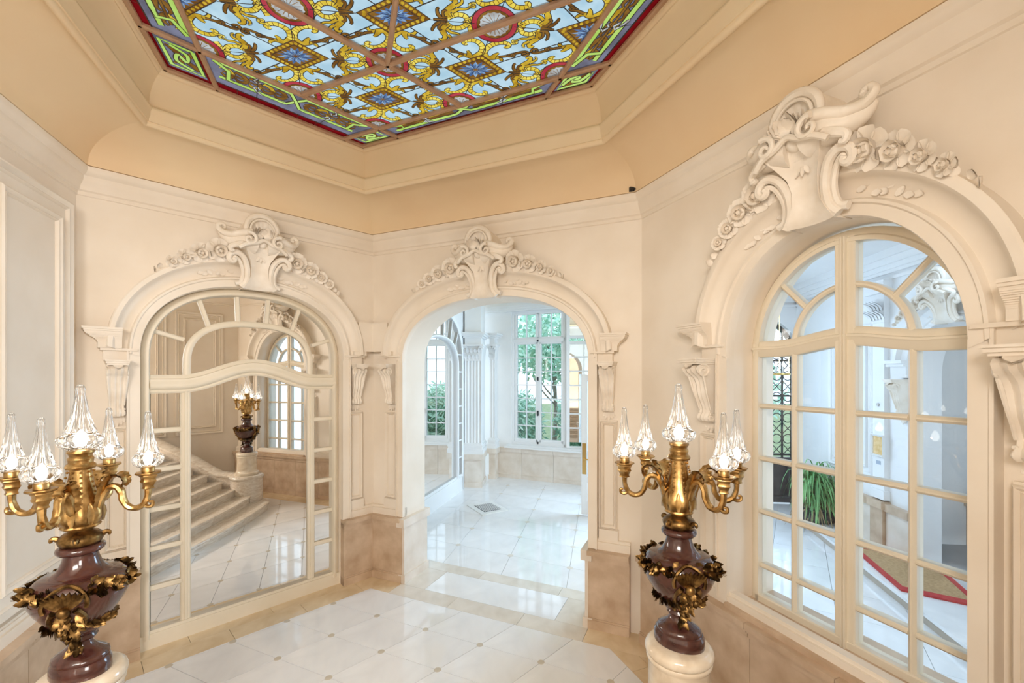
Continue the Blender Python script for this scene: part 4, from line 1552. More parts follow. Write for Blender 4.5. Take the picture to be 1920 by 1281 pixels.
mb = MB(); zprism(mb, [Vector(p) for p in ((XL, .98), (XR, .98), (XR, -3.2), (XL, -3.2))], .9, RH * 8 - .001); mb.build('landing', 'stair', stair, 0)
PED = {'R': Vector((.905, 2.36)), 'L': Vector((-2.11, 2.13))}
PTOP = 1.018
for sd, c in PED.items():
    sg = 1 if sd == 'R' else -1
    # sloping solid parapet with rounded coping
    def pw(y, h): return h
    mb = MB()
    ys = [c.y - .22, 1.85, 1.65, 1.4, 1.0, .5, .0, -.6]
    zt = [.60, .64, .75, .90, 1.09, 1.33, 1.57, 1.86]
    x0, x1 = c.x - .11, c.x + .11
    rows = []
    for y, z in zip(ys, zt):
        rows.append([(x0, y, 0), (x0, y, z - .06), (x0 - .025, y, z - .05), (x0 - .03, y, z - .02), (x0, y, z), (x1, y, z), (x1 + .03, y, z - .02), (x1 + .025, y, z - .05), (x1, y, z - .06), (x1, y, 0)])
    mb.grid(rows)
    mb.build('parapet', 'stair', stair, 40)
    mb = MB()
    mb.lathe([(.29, 0), (.29, .05), (.27, .07), (.262, .09), (.262, .52), (.275, .535), (.285, .56), (.275, .585), (.25, .60), (.0, .602)], 48, (c.x, c.y, 0))
    mb.build('newel_drum', 'stair', stair, 40)
    p = thing('pedestal', 'cream marble drum pedestal under the %s candelabrum' % ('right' if sd == 'R' else 'left'), 'pedestal', (c.x, c.y, .602), group=None)
    mb = MB(); mb.lathe([(.195, .602), (.20, .62), (.195, .645), (.18, .655), (.168, .67), (.162, .70), (.160, .72), (.160, .915), (.164, .925), (.170, .935), (.170, .945), (.166, .952)], 56, (c.x, c.y, 0)); mb.build('shaft', 'pedestal', p, 40)
    mb = MB(); mb.lathe([(.160, .952), (.168, .956), (.176, .968), (.177, .982), (.172, .998), (.160, 1.010), (.148, 1.016), (.0, 1.018)], 56, (c.x, c.y, 0)); mb.build('cap_moulding', 'pedestal', p, 40)

# ------------------------------------------------------------------ candelabra
BODY = [(.110, .250), (.118, .262), (.140, .295), (.165, .335), (.182, .375), (.188, .405), (.184, .435), (.170, .462), (.150, .478), (.120, .484)]


def body_r(z):
    for (r0, z0), (r1, z1) in zip(BODY, BODY[1:]):
        if z0 <= z <= z1: return lerp(r0, r1, (z - z0) / (z1 - z0))
    return BODY[0][0] if z < BODY[0][1] else BODY[-1][0]


def crystal(parent, loc, s=1.0, first=[None, None, None]):
    prof = [(.026, 0), (.040, .006), (.056, .020), (.062, .040), (.060, .055), (.050, .066), (.042, .074), (.043, .080), (.036, .10), (.027, .14), (.019, .19), (.0135, .235), (.012, .252), (.014, .258), (.0125, .268), (.0105, .277), (.004, .284)]
    if first[0] is None:
        mb = MB(); mb.lathe(prof, 56, fn=lambda a, z: 1 + (.07 if z < .08 else .09) * cos(11 * a))
        first[0] = mb.build('crystal_shade', 'crystal', None, 60)
        first[0].location = (0, 0, 0)
        me = first[0].data
        zs = min(v.co.z for v in me.vertices)
        mb = MB(); mb.lathe([(.0, .012), (.012, .016), (.019, .034), (.021, .05), (.015, .068), (.006, .082), (0, .088)], 12)
        first[1] = mb.build('bulb', 'bulb', None, 60)
        o, b = first[0], first[1]
        b.location = (0, 0, b.location.z)
        o.parent = parent; b.parent = o
    else:
        o = first[0].copy(); COL.objects.link(o); o.parent = parent
        b = first[1].copy(); COL.objects.link(b); b.parent = o
    o.location = loc; o.scale = (s, s, s if s == 1 else s * .84)
    return o


def candelabrum_master():
    e = thing('candelabrum', 'x', 'candelabrum', (0, 0, 0), 0, 'candelabra on the newel pedestals')
    # marble foot (oval)
    mb = MB()
    sx, sy = 1.16, .92
    mb.lathe([(.112, 0), (.114, .006), (.112, .05), (.108, .056), (.106, .066), (.100, .070)], 48, sx=sx, sy=sy)
    mb.build('plinth', 'red_marble', e, 40, local=True)
    mb = MB()
    mb.lathe([(.106, .066), (.108, .074), (.102, .086), (.088, .10), (.070, .112), (.056, .124), (.047, .138), (.043, .152), (.046, .160)], 48, fn=lambda a, z: 1 + (.035 * abs(cos(9 * a)) if .075 < z < .10 else 0), sx=1.08, sy=.95)
    mb.build('foot', 'red_marble', e, 40, local=True)
    mb = MB()
    mb.lathe([(.046, .158), (.060, .162), (.064, .170), (.058, .180), (.056, .184), (.070, .192), (.086, .210), (.095, .232), (.099, .250), (.104, .256), (.100, .262)], 60, fn=lambda a, z: 1 + (.04 * abs(cos(10 * a)) if .19 < z < .252 else 0))
    mb.build('lower_cup', 'red_marble', e, 40, local=True)
    mb = MB(); mb.lathe(BODY + [(.105, .490), (.088, .505), (.075, .53), (.067, .555), (.064, .572), (.066, .582)], 56)
    mb.build('urn_body', 'red_marble', e, 40, local=True)
    mb = MB(); mb.lathe([(.066, .580), (.080, .583), (.088, .592), (.090, .602), (.086, .612), (.078, .618), (.066, .620)], 56, fn=lambda a, z: 1 + .02 * abs(cos(14 * a)))
    mb.build('neck_ring', 'red_marble', e, 40, local=True)
    # bronze cap with curled leaves
    mb = MB(); mb.lathe([(.062, .618), (.074, .622), (.080, .634), (.083, .650), (.078, .664), (.066, .676), (.050, .684), (.044, .692), (.046, .700)], 48, fn=lambda a, z: 1 + (.03 * abs(cos(8 * a)) if .63 < z < .67 else 0))
    mb.build('bronze_cap', 'dark_bronze', e, 40, local=True)
    for k in range(4):
        a = k * pi / 2 + .6
        mb = MB(); d = Vector((cos(a), sin(a), 0))
        pt = spline([d * .074 + Vector((0, 0, .65)), d * .090 + Vector((0, 0, .662)), d * .104 + Vector((0, 0, .658)), d * .103 + Vector((0, 0, .645))], 4)
        mb.tube(pt, [.014, .014, .013, .013, .012, .012, .011, .010, .009, .008, .008, .007, .006][:len(pt)], 7)
        mb.build('curled_leaf', 'dark_bronze', e, 40, local=True)
    # bronze stem
    mb = MB(); mb.lathe([(.046, .698), (.068, .702), (.074, .710), (.070, .718), (.076, .726), (.086, .742), (.0905, .762), (.088, .785), (.078, .81), (.066, .84), (.057, .87), (.050, .90), (.045, .94), (.0405, .975), (.040, .99)], 48, fn=lambda a, z: 1 + (.035 * cos(8 * a) if z < .80 else .01 * cos(16 * a)))
    mb.build('stem', 'bronze', e, 40, local=True)
    mb = MB(); mb.lathe([(.040, .985), (.054, .990), (.058, 1.0), (.053, 1.012), (.045, 1.018), (.047, 1.03), (.050, 1.036), (.047, 1.044), (.042, 1.05), (.046, 1.062), (.052, 1.068), (.050, 1.078), (.036, 1.082)], 40, fn=lambda a, z: 1 + (.03 * abs(cos(9 * a)) if z < 1.02 else 0))
    mb.build('collar', 'bronze', e, 40, local=True)
    mb = MB()
    for k in range(8):
        a = k * pi / 4
        for q in range(7):
            z = .80 + q * .024
            rr = lerp(.078, .043, q / 6) + .004
            mb.sphere((rr * cos(a), rr * sin(a), z + .03), .0065, 6, 4)
    mb.build('bead_strings', 'bronze', e, 40, local=True, kind='stuff')
    for k in range(8):
        a = (k + .5) * pi / 4
        mb = MB(); d = Vector((cos(a), sin(a), 0))
        leaf(mb, d * .086 + Vector((0, 0, .725)), d * .12 + Vector((0, 0, 1)), d, .10, .015, -.22, wav=.2)
        mb.build('acanthus_leaf', 'bronze', e, 40, local=True)
    return e


def arm(e, ang):
    d = Vector((cos(ang), sin(ang), 0)); up = Vector((0, 0, 1)); s = Vector((-sin(ang), cos(ang), 0))
    P = lambda r, z: d * r + up * z
    mb = MB()
    pt = spline([P(.070, .78), P(.088, .84), P(.115, .885), P(.148, .892), P(.170, .865), P(.178, .825), P(.200, .790), P(.235, .780), P(.268, .800), P(.284, .84), P(.286, .885)], 6)
    n = len(pt)
    mb.tube(pt, [lerp(.017, .013, i / n) * (1 + .05 * sin(i * .9)) for i in range(n)], 8, 1.25, up=s)
    tail = spline([P(.262, .798), P(.285, .785), P(.305, .790), P(.306, .808), P(.292, .808)], 5)
    mb.tube(tail, [lerp(.011, .006, i / len(tail)) for i in range(len(tail))], 7)
    o = mb.build('arm', 'bronze', e, 40, local=True)
    # large acanthus horn rising behind the branch
    mb = MB()
    cpt = spline([P(.072, .75), P(.088, .83), P(.108, .90), P(.140, .945), P(.172, .945), P(.184, .918), P(.172, .900)], 6)
    n = len(cpt); rows = []
    for i, c in enumerate(cpt):
        t = i / (n - 1)
        w = .040 * (.35 + .65 * sin(pi * (.15 + .75 * t))) * (1 + .18 * sin(i * 1.9))
        tg = (cpt[min(i + 1, n - 1)] - cpt[max(i - 1, 0)]).normalized(); nn = tg.cross(s)
        rows.append([c + s * (w * x) + nn * (.014 * x * x - .004 * abs(sin(x * 7))) for x in (-1, -.66, -.33, 0, .33, .66, 1)])
    mb.grid(rows); mb.grid([[p + Vector((0, 0, -.005)) for p in r] for r in rows])
    mb.build('acanthus_horn', 'bronze', o, 40, local=True)
    mb = MB(); mb.lathe([(.014, .872), (.026, .878), (.022, .888), (.026, .90), (.034, .912), (.030, .922), (.032, .932), (.038, .940), (.036, .946)], 12, tuple(P(.286, 0)), fn=lambda a, z: 1 + .10 * cos(4 * a), rot=ang)
    mb.lathe([(.036, .944), (.048, .950), (.052, .955), (.050, .959), (.030, .958)], 32, tuple(P(.286, 0)), fn=lambda a, z: 1 + .06 * cos(8 * a), rot=ang)
    mb.lathe([(.022, .957), (.027, .960), (.027, .982), (.024, .986)], 20, tuple(P(.286, 0)))
    mb.build('candle_cup', 'bronze', o, 40, local=True)
    crystal(e, tuple(P(.286, .982)))


def mounts(e, face):
    """gilt garlands round the urn; 'face' is where the shell cartouche sits"""
    rnd = random.Random(11)
    fd = lambda a, z, k=1.0: Vector((cos(a) * body_r(z) * k, sin(a) * body_r(z) * k, z))
    for q in range(2):
        a0 = face + q * pi
        mb = MB()
        # shell fan
        for k in range(-4, 5):
            a = a0 + k * .075
            leaf(mb, fd(a0 + k * .025, .385, 1.04), Vector((-sin(a0) * k * .22, cos(a0) * k * .22, 1)), (cos(a0), sin(a0), 0), .085, .013, .18)
        rim = [fd(a0 + .40 * cos(t), .40 + .078 * sin(t), 1.06) for t in [-.3 + (pi + .6) * i / 20 for i in range(21)]]
        mb.tube(rim, [.010] * 21, 7)
        mb.sphere(tuple(fd(a0, .375, 1.08)), .026, 10, 8)
        for sg in (1, -1):
            sc = [fd(a0 + sg * (.20 + .20 * sin(t * 2.6)), .375 - .13 * t, 1.05) for t in [i / 14 for i in range(15)]]
            mb.tube(sc, [lerp(.014, .006, i / 14) for i in range(15)], 7)
        mb.build('shell_cartouche', 'dark_bronze', e, 40, local=True)
        mb = MB()
        for k in range(40):
            z = .365 - .22 * k / 39
            a = a0 + rnd.uniform(-.22, .22) * (1 - .5 * k / 39)
            r = body_r(max(z, .25)) if z > .25 else lerp(.060, .10, max(0, (z - .18) / .07))
            b = Vector((cos(a) * r * 1.03, sin(a) * r * 1.03, z))
            leaf(mb, b, (rnd.uniform(-.6, .6), rnd.uniform(-.6, .6), -1), (cos(a), sin(a), .2), rnd.uniform(.035, .055), .013, .25, wav=.3)
        mb.build('leaf_pendant', 'dark_bronze', e, 40, local=True, kind='stuff')
        # shoulder garland between the cartouches
        mb = MB()
        for k in range(120):
            t = k / 119
            a = a0 + lerp(.45, pi - .45, t) + rnd.uniform(-.05, .05)
            z = .452 - .06 * abs(sin(t * pi)) * (.3) + rnd.uniform(-.022, .022)
            b = fd(a, z, 1.01)
            out = Vector((cos(a), sin(a), .35))
            leaf(mb, b, Vector((-sin(a) * rnd.choice((-1, 1)), cos(a) * rnd.choice((-1, 1)), rnd.uniform(-1, .5))) + out * .3, out, rnd.uniform(.030, .048), .013, .25, wav=.3)
        mb.build('leaf_garland', 'dark_bronze', e, 40, local=True, kind='stuff')
        mb = MB()
        for k in range(64):
            t = k / 63
            a = a0 + lerp(.25, pi - .25, t)
            z = .268 + rnd.uniform(-.012, .014) - .02 * sin(t * pi)
            out = Vector((cos(a), sin(a), -.2))
            leaf(mb, fd(a, max(z, .25), 1.02), Vector((-sin(a), cos(a), rnd.uniform(-1, .7))) * 1 + out * .2, out, rnd.uniform(.028, .044), .011, .3, wav=.3)
        mb.build('lower_wreath', 'dark_bronze', e, 40, local=True, kind='stuff')


def candelabrum(sd, label, angles, face, foot):
    global CAND
    e = candelabrum_master() if sd == 'R' else clone_base(CAND_SRC)
    return e


CAND_SRC = candelabrum_master()
can_l = clone(CAND_SRC)
for e, sd, label, angs, face, fr_ in ((CAND_SRC, 'R', 'marble and gilt bronze candelabrum at right, on the pedestal before the arched window', (-66, -14, 110, 166), -95, -38),
                                      (can_l, 'L', 'marble and gilt bronze candelabrum at far left, beside the tall mirror', (12, 112, 190, 290), -62, -10)):
    e['label'] = label
    c = PED[sd]
    e.location = (c.x, c.y, PTOP)
    for ch in e.children:
        if ch.name.split('.')[0] in ('plinth', 'foot'): ch.rotation_euler = (0, 0, radians(fr_))
    for a in angs: arm(e, radians(a))
    crystal(e, (0, 0, 1.080), 1.34)
    mounts(e, radians(face))
    for k, (x, y, z, p) in enumerate([(0, 0, 1.14, 9)] + [(.286 * cos(radians(a)), .286 * sin(radians(a)), 1.02, 6) for a in angs]):
        l = bpy.data.lights.new('bulb_light', 'POINT'); l.energy = p * 1.5; l.color = (1.0, .82, .60); l.shadow_soft_size = .02; l.specular_factor = .06
        o = bpy.data.objects.new('bulb_light', l); COL.objects.link(o); o.location = (c.x + x, c.y + y, PTOP + z)
# ------------------------------------------------------------------ bright room beyond the open archway
FBW = Fr((-.32, 10.5), -B_DIR, (0, 5))           # far window wall
FLW = Fr((-1.45, 7.9), dv(14), (3, 6))           # left wall with a second mirror
fl2 = empty('floor_far_room', (0, 7.5, 0), kind='structure')
mb = MB(); zprism(mb, [Vector(p) for p in ((-2.2, 5.2), (3.8, 2.9), (5.0, 8.8), (-.6, 12.0))], -.06, -.012); mb.build('bedding', 'grout', fl2, 0)
t1 = Vector((.137, .67)); t2 = Vector((.755, -.37))
oo = Vector((-.02, 5.91))
cl2 = [(FBW.P + FBW.n * .35, FBW.n), (FLW.P + FLW.n * .40, FLW.n), (FB.P - FB.n * .68, -FB.n)]
src = None; dsrc = None
lt2 = lambda i, j: oo + t1 * i + t2 * j
for i in range(-3, 8):
    for j in range(-4, 6):
        g1, g2 = .002 / t1.length, .002 / t2.length
        P = [lt2(i + g1, j + g2), lt2(i + 1 - g1, j + g2), lt2(i + 1 - g1, j + 1 - g2), lt2(i + g1, j + 1 - g2)]
        Q = P
        for C0, n in cl2:
            Q = poly_clip(Q, C0, n)
            if len(Q) < 3: break
        if len(Q) < 3 or poly_area(Q) < .01: continue
        if min(q.x for q in Q) > 2.2: continue
        full = abs(poly_area(Q) - poly_area(P)) < 1e-6
        if full and src:
            o = src.copy(); COL.objects.link(o); d = lt2(i, j) - lt2(*sij); o.location = src.location + Vector((d.x, d.y, 0)); 
        else:
            mb = MB(); zprism(mb, Q, -.02, 0); o = mb.build('floor_tile', 'marble', fl2, 0)
            if full: src = o; sij = (i, j)
for i in range(-3, 9):
    for j in range(-4, 7):
        c = lt2(i, j)
        if min((c - P).dot(n) for P, n in cl2) < .0 or c.x > 2.2: continue
        if dsrc:
            o = dsrc.copy(); COL.objects.link(o); o.location = (c.x - 0, c.y - 7.5, dsrc.location.z)
        else:
            mb = MB(); zprism(mb, [Vector((c.x + .04 * cos(t * pi / 6), c.y + .04 * sin(t * pi / 6))) for t in range(12)], -.015, .0012); dsrc = mb.build('floor_inset', 'pale_border', fl2, 0)
for k in range(4): slab(FLW, -2.2 + k * 1.2, -1.0 + k * 1.2, -.05, .40, 'marble', parent=fl2, clip=[(FB.P - FB.n * .68, -FB.n), (FBW.P + FBW.n * .35, FBW.n)])
for k in range(4): slab(FBW, -.7 + k * .9, .2 + k * .9, .0, .35, 'marble', parent=fl2)

# far window wall
W0, W1, WZ0, WZ1 = .33, 1.66, .79, 3.95
mb = MB()
def quad(fr, s0, s1, z0, z1, o=0.0):
    mb.add([fr(s0, z0, o), fr(s1, z0, o), fr(s1, z1, o), fr(s0, z1, o)], [(0, 1, 2, 3)])
quad(FBW, -1.0, W0, 0, 4.2); quad(FBW, W0, 2.5, 0, WZ0); quad(FBW, W0, 2.5, WZ1, 4.2); quad(FBW, 2.45, 4.5, 0, 4.2)
for s in (W0, W1): mb.add([FBW(s, WZ0, 0), FBW(s, WZ1, 0), FBW(s, WZ1, -.2), FBW(s, WZ0, -.2)], [(0, 1, 2, 3)])
mb.add([FBW(W0, WZ1, 0), FBW(W1, WZ1, 0), FBW(W1, WZ1, -.2), FBW(W0, WZ1, -.2)], [(0, 1, 2, 3)])
mb.build('wall_far', 'cool_plaster', **S)
mb = MB(); quad(FLW, -2.3, 2.4, 0, 4.2, -.02); mb.build('wall_far_left', 'cool_plaster', **S)
mb = MB(); mb.add([tuple(FB(-.6, 4.16, -.3)), tuple(FB(5.5, 4.16, -.3)), (5.2, 9.2, 4.16), (-.8, 12.2, 4.16)], [(0, 1, 2, 3)]); mb.build('ceiling_far_room', 'cove', **S)
mb = MB(); mb.add([(1.9, 4.9, 0), (2.6, 9.4, 0), (2.6, 9.4, 4.2), (1.9, 4.9, 4.2)], [(0, 1, 2, 3)]);
# right wall of the far room: only the far pier, rest open to added fill
mb = MB()
for y0, y1 in ((8.6, 10.2),):
    mb.add([(2.5, y0, 0), (2.75, y1, 0), (2.75, y1, 4.2), (2.5, y0, 4.2)], [(0, 1, 2, 3)])
mb.build('wall_far_right', 'cool_plaster', **S)
# cornices
mb = MB()
for a, b, c, d in ((.0, .14, 3.98, 4.02), (0, .10, 3.94, 3.98), (0, .18, 4.06, 4.16), (0, .16, 4.02, 4.06)):
    mb.box(FBW, -.9, 3.2, c, d, a, b)
mb.build('trim_30', 'cool_plaster', None, 20, **S)
# stone base under the window
e = empty('baseboard_far', tuple(FBW(1, 0, 0)), kind='structure')
for s0, s1 in ((-.15, .62), (.62, 1.40), (1.40, 2.3), (2.3, 3.2)):
    mb = MB(); mb.box(FBW, s0 + .003, s1 - .003, .09, .62, 0, .05); mb.build('stone_slab', 'pale_stone', e, 20)
    mb = MB(); mb.box(FBW, s0 + .002, s1 - .002, .62, .72, 0, .08); mb.build('capping', 'pale_stone', e, 20)
    mb = MB(); mb.box(FBW, s0 + .002, s1 - .002, 0, .09, 0, .07); mb.build('base_block', 'pale_stone', e, 20)
mb = MB(); mb.box(FBW, .2, 2.5, .72, .76, -.1, .13); mb.box(FBW, .25, 2.4, .76, .80, -.2, .09); mb.build('trim_31', 'white_joinery', None, 20, **S)
# casement window
w = empty('window_2', tuple(FBW(1.0, WZ0, -.05)), kind='structure')
def bars(fr, lst, parent, name, o0, o1, mat='white_joinery', bev=.006):
    for (a, b, wd) in lst:
        m_ = MB(); m_.bar(fr, [a, b], wd, o0, o1, bev); m_.build(name, mat, parent, 30)
bars(FBW, [((W0 + .03, WZ0), (W0 + .03, WZ1), .07), ((W1 - .0, WZ0), (W1 - .0, WZ1), .10), ((W0, WZ0 + .04), (W1, WZ0 + .04), .08), ((W0, WZ1 - .03), (W1, WZ1 - .03), .07), ((W0, 3.25), (W1, 3.25), .09)], w, 'frame', -.15, -.03)
WM = .995
for c0, c1 in ((W0 + .07, WM - .01), (WM + .01, W1 - .05)):
    bars(FBW, [((c0 + .03, WZ0 + .08), (c0 + .03, 3.21), .06), ((c1 - .03, WZ0 + .08), (c1 - .03, 3.21), .06), ((c0, WZ0 + .11), (c1, WZ0 + .11), .07), ((c0, 3.19), (c1, 3.19), .06)], w, 'casement', -.12, -.04)
    bars(FBW, [((c0 + .03, 3.30), (c0 + .03, 3.90), .05), ((c1 - .03, 3.30), (c1 - .03, 3.90), .06), ((c0, 3.31), (c1, 3.31), .04), ((c0, 3.88), (c1, 3.88), .04)], w, 'casement', -.12, -.04)
    cm = (c0 + c1) / 2
    bars(FBW, [((cm, WZ0 + .1), (cm, 3.20), .022), ((cm, 3.30), (cm, 3.9), .022)] + [((c0 + .05, z), (c1 - .05, z), .022) for z in [WZ0 + .14 + (3.16 - WZ0 - .14) * k / 7 for k in range(1, 7)]], w, 'muntin', -.11, -.05)
    zz = [WZ0 + .13 + (3.17 - WZ0 - .13) * k / 7 for k in range(8)]
    for a, b in ((c0 + .05, cm), (cm, c1 - .05)):
        for k in range(7):
            m_ = MB(); m_.box(FBW, a, b, zz[k], zz[k + 1], -.083, -.079); m_.build('pane', 'pane', w, 0)
        m_ = MB(); m_.box(FBW, a, b, 3.32, 3.87, -.083, -.079); m_.build('pane', 'pane', w, 0)
mb = MB()
mb.box(FBW, WM - .012, WM + .012, WZ0 + .05, 3.24, -.05, -.035)
mb.build('meeting_strip', 'white_joinery', w, 20)
for z, h in ((WZ0 + .07, .05), (1.55, .11), (2.35, .08), (3.24, .05)):
    mb = MB(); mb.box(FBW, WM - .016, WM + .016, z - h / 2, z + h / 2, -.04, -.01)
    if h == .11: mb.tube([FBW(WM, z, .0), FBW(WM, z, .03), FBW(WM + .02, z - .06, .035)], .010, 6)
    mb.build('window_bolt', 'iron', w, 20)
# mirrored side light of the bay, turned towards the hall
P0 = FBW(1.72, 0, -.02); dm = Vector((cos(radians(-8.2)), sin(radians(-8.2))))
FM = Fr((P0.x, P0.y), dm, (0, 5))
t = thing('mirrored_sidelight', 'narrow mirrored side light with white glazing bars right of the far casement window', 'mirror', tuple(FM(.3, WZ0, 0)))
m_ = MB(); m_.bar(FM, [(0, WZ0), (.72, WZ0), (.72, WZ1), (0, WZ1)], .08, -.06, .02, closed=True); m_.build('frame', 'white_joinery', t, 30)
zz = [WZ0 + .13 + (3.17 - WZ0 - .13) * k / 7 for k in range(8)] + [3.30, 3.9]
for z in zz[1:-1]: bars(FM, [((.03, z), (.69, z), .03 if z < 3.1 else .07)], t, 'muntin', -.04, .0)
bars(FM, [((.36, WZ0), (.36, WZ1), .024)], t, 'muntin', -.04, .0)
for a, b in ((.03, .36), (.36, .70)):
    for k in range(9):
        if k == 7: continue
        m_ = MB(); m_.box(FM, a, b, zz[k], zz[k + 1], -.034, -.030); m_.build('mirror_pane', 'mirror', t, 0)

# second arched mirror on the left wall of the far room
LM0, LM1 = -.95, 1.42
t = thing('arched_wall_mirror', 'white arched mirror with small side panes on the left wall of the far room', 'mirror', tuple(FLW((LM0 + LM1) / 2, 0, 0)))
mc = (LM0 + LM1) / 2; mh = (LM1 - LM0) / 2
m_ = MB(); m_.bar(FLW, superarch(mc, mh, 2.75, .95, 2.3, 36, z0=.02), .09, -.02, .07); m_.box(FLW, LM0, LM1, 0, .30, -.02, .07); m_.box(FLW, LM0, LM1, .30, .35, -.02, .05); m_.build('frame', 'white_joinery', t, 40)
ia = superarch(mc, mh - .30, 2.55, .62, 2.4, 30, z0=.3)
m_ = MB(); m_.bar(FLW, ia, .07, -.02, .09, prof=[(-.035, -.02), (-.035, .06), (-.01, .09), (.015, .09), (.035, .06), (.035, -.02)]); m_.build('inner_arch', 'white_joinery', t, 40)
for sg in (-1, 1):
    for k in range(7):
        z = .35 + .36 * k
        a, b = sorted((mc + sg * (mh - .28), mc + sg * (mh - .04)))
        bars(FLW, [((a, z + .36), (b, z + .36), .03)], t, 'muntin', -.02, .05)
        m_ = MB(); m_.box(FLW, a, b, z, z + .36, .0, .012); m_.build('mirror_pane', 'mirror', t, 0)
m_ = MB(); m_.prism(FLW, [(mc - mh + .3, .33)] + superarch(mc, mh - .31, 2.55, .61, 2.4, 30) + [(mc + mh - .3, .33)], .0, .012); m_.build('mirror_pane', 'mirror', t, 0)
oa = superarch(mc, mh - .03, 2.75, .92, 2.3, 40); ii = superarch(mc, mh - .27, 2.55, .65, 2.4, 40)
for k in range(7):
    i0, i1 = int(2 + k * 36 / 7), int(2 + (k + 1) * 36 / 7)
    m_ = MB()
    for o_ in (0.0, .012): m_.grid([[FLW(p[0], p[1], o_) for p in oa[i0:i1 + 1]], [FLW(p[0], p[1], o_) for p in ii[i0:i1 + 1]]])
    m_.build('mirror_pane', 'mirror', t, 0)
    if k: bars(FLW, [(oa[i0], ii[i0], .03)], t, 'muntin', -.02, .05)


def column(P, w, d, ztop, label, zb=.72, capz=3.15, ang=0.0, flutes=5, parentname='pilaster_pier', entab=True):
    """free pier with stone base, fluted face, leafy capital and entablature block"""
    t = thing(parentname, label, 'pilaster', (P[0], P[1], 0))
    R = Matrix.Rotation(ang, 3, 'Z')
    def fr(s, z, o):
        v = R @ Vector((s, -o, 0)); return Vector((P[0] + v.x, P[1] + v.y, z))
    def bx(name, mat, hw, hd, z0, z1):
        m_ = MB(); m_.prism(fr, [(-hw, z0), (hw, z0), (hw, z1), (-hw, z1)], -hd, hd); m_.build(name, mat, t, 20)
    bx('base_block', 'pale_stone', w / 2 + .03, d / 2 + .03, 0, .10)
    bx('stone_pedestal', 'pale_stone', w / 2 + .01, d / 2 + .01, .10, zb - .12)
    bx('capping', 'pale_stone', w / 2 + .05, d / 2 + .05, zb - .12, zb)
    m_ = MB()
    for k, (z0, z1, q) in enumerate(((zb, zb + .10, .04), (zb + .10, zb + .15, .025), (zb + .15, zb + .20, .035), (zb + .20, zb + .24, .01))):
        m_.prism(fr, [(-w / 2 - q, z0), (w / 2 + q, z0), (w / 2 + q, z1), (-w / 2 - q, z1)], -d / 2 - q, d / 2 + q)
    m_.build('moulded_base', 'cool_plaster', t, 20)
    m_ = MB(); z0, z1 = zb + .24, capz
    row = []
    nF = flutes * 6
    for k in range(nF + 1):
        s = -w / 2 + w * k / nF
        g = .018 * max(0, sin(pi * ((k % 6) / 6))) if 0 < k < nF else 0
        row.append((s, d / 2 - g))
    outl = [(-w / 2, -d / 2)] + row + [(w / 2, -d / 2)]
    m_.grid([[fr(s, z, o) for s, o in outl] for z in (z0, z1)], cv=True)
    m_.build('fluted_shaft', 'cool_plaster', t, 30)
    # leafy capital
    m_ = MB()
    m_.prism(fr, [(-w / 2 - .0, capz), (w / 2 + .0, capz), (w / 2 + .03, capz + .32), (-w / 2 - .03, capz + .32)], -d / 2 - .01, d / 2 + .01)
    for s_ in range(4):
        for lv in range(2):
            ss = lerp(-w / 2 + .03, w / 2 - .03, (s_ + .5 * lv) / 3.5)
            b = fr(ss, capz + .02 + .13 * lv, d / 2 + .005); out = fr(0, 0, 1) - fr(0, 0, 0)
            leaf(m_, b, out * .25 + Vector((0, 0, 1)), out, .14, .04, .45, wav=.15)
    for sx in (-1, 1):
        c = fr(sx * (w / 2 - .01), capz + .27, d / 2 + .03); r_ = R @ Vector((1, 0, 0))
        sp = [c + r_ * (lerp(.05, .01, q / 16) * cos(q * .6) * sx) + Vector((0, 0, lerp(.05, .01, q / 16) * sin(q * .6))) for q in range(17)]
        m_.tube(sp, .016, 6)
    m_.build('leaf_capital', 'cool_plaster', t, 40)
    m_ = MB()
    for z0, z1, q in ((capz + .32, capz + .36, .05), (capz + .36, capz + .50, .0), (capz + .50, capz + .54, .03), (capz + .54, capz + .58, .07), (capz + .58, capz + .62, .10)):
        m_.prism(fr, [(-w / 2 - q, z0), (w / 2 + q, z0), (w / 2 + q, z1), (-w / 2 - q, z1)], -d / 2 - q, d / 2 + q)
    m_.build('entablature', 'cool_plaster', t, 20)
    if entab:
        m_ = MB(); m_.prism(fr, [(-w / 2, capz + .62), (w / 2, capz + .62), (w / 2, ztop), (-w / 2, ztop)], -d / 2, d / 2); m_.build('upper_pier', 'cool_plaster', t, 20)
    return t


column((-.83, 9.78), .36, .62, 4.16, 'white fluted pilaster pier between the far mirror and the far window', capz=2.75, ang=radians(-4))
column((-.44, 10.3), .13, .16, 4.1, 'slim white column beside the pier, near the far casement window', capz=2.80, flutes=2, ang=radians(-20), entab=False)
column((-1.53, 6.72), .20, .30, 4.1, 'white fluted pilaster at the near end of the far mirror, just inside the archway', capz=2.72, ang=radians(10), flutes=3, entab=False)
# floor vent
FV = Fr((-.85, 8.16), (-.511 + .85, 7.577 - 8.16), (2, 9))
def flat(fr, s0, s1, o0, o1, z0, z1):
    m_ = MB(); zprism(m_, [Vector(fr(s, 0, o)[:2]) for s, o in ((s0, o0), (s1, o0), (s1, o1), (s0, o1))], z0, z1); return m_
t = thing('floor_vent', 'square metal floor vent grille set in the white floor of the far room', 'vent', (-.43, 7.97, 0))
flat(FV, 0, .66, 0, .53, .001, .010).build('vent_plate', 'white_frame', t, 0)
flat(FV, .12, .55, .10, .44, .010, .012).build('vent_shade_sheet', 'grate_dark', t, 0)  # flat dark sheet, colour stands in for shade between the slats
for k in range(9):
    flat(FV, .13, .54, .115 + k * .036, .132 + k * .036, .012, .018).build('vent_slat', 'white_frame', t, 0)
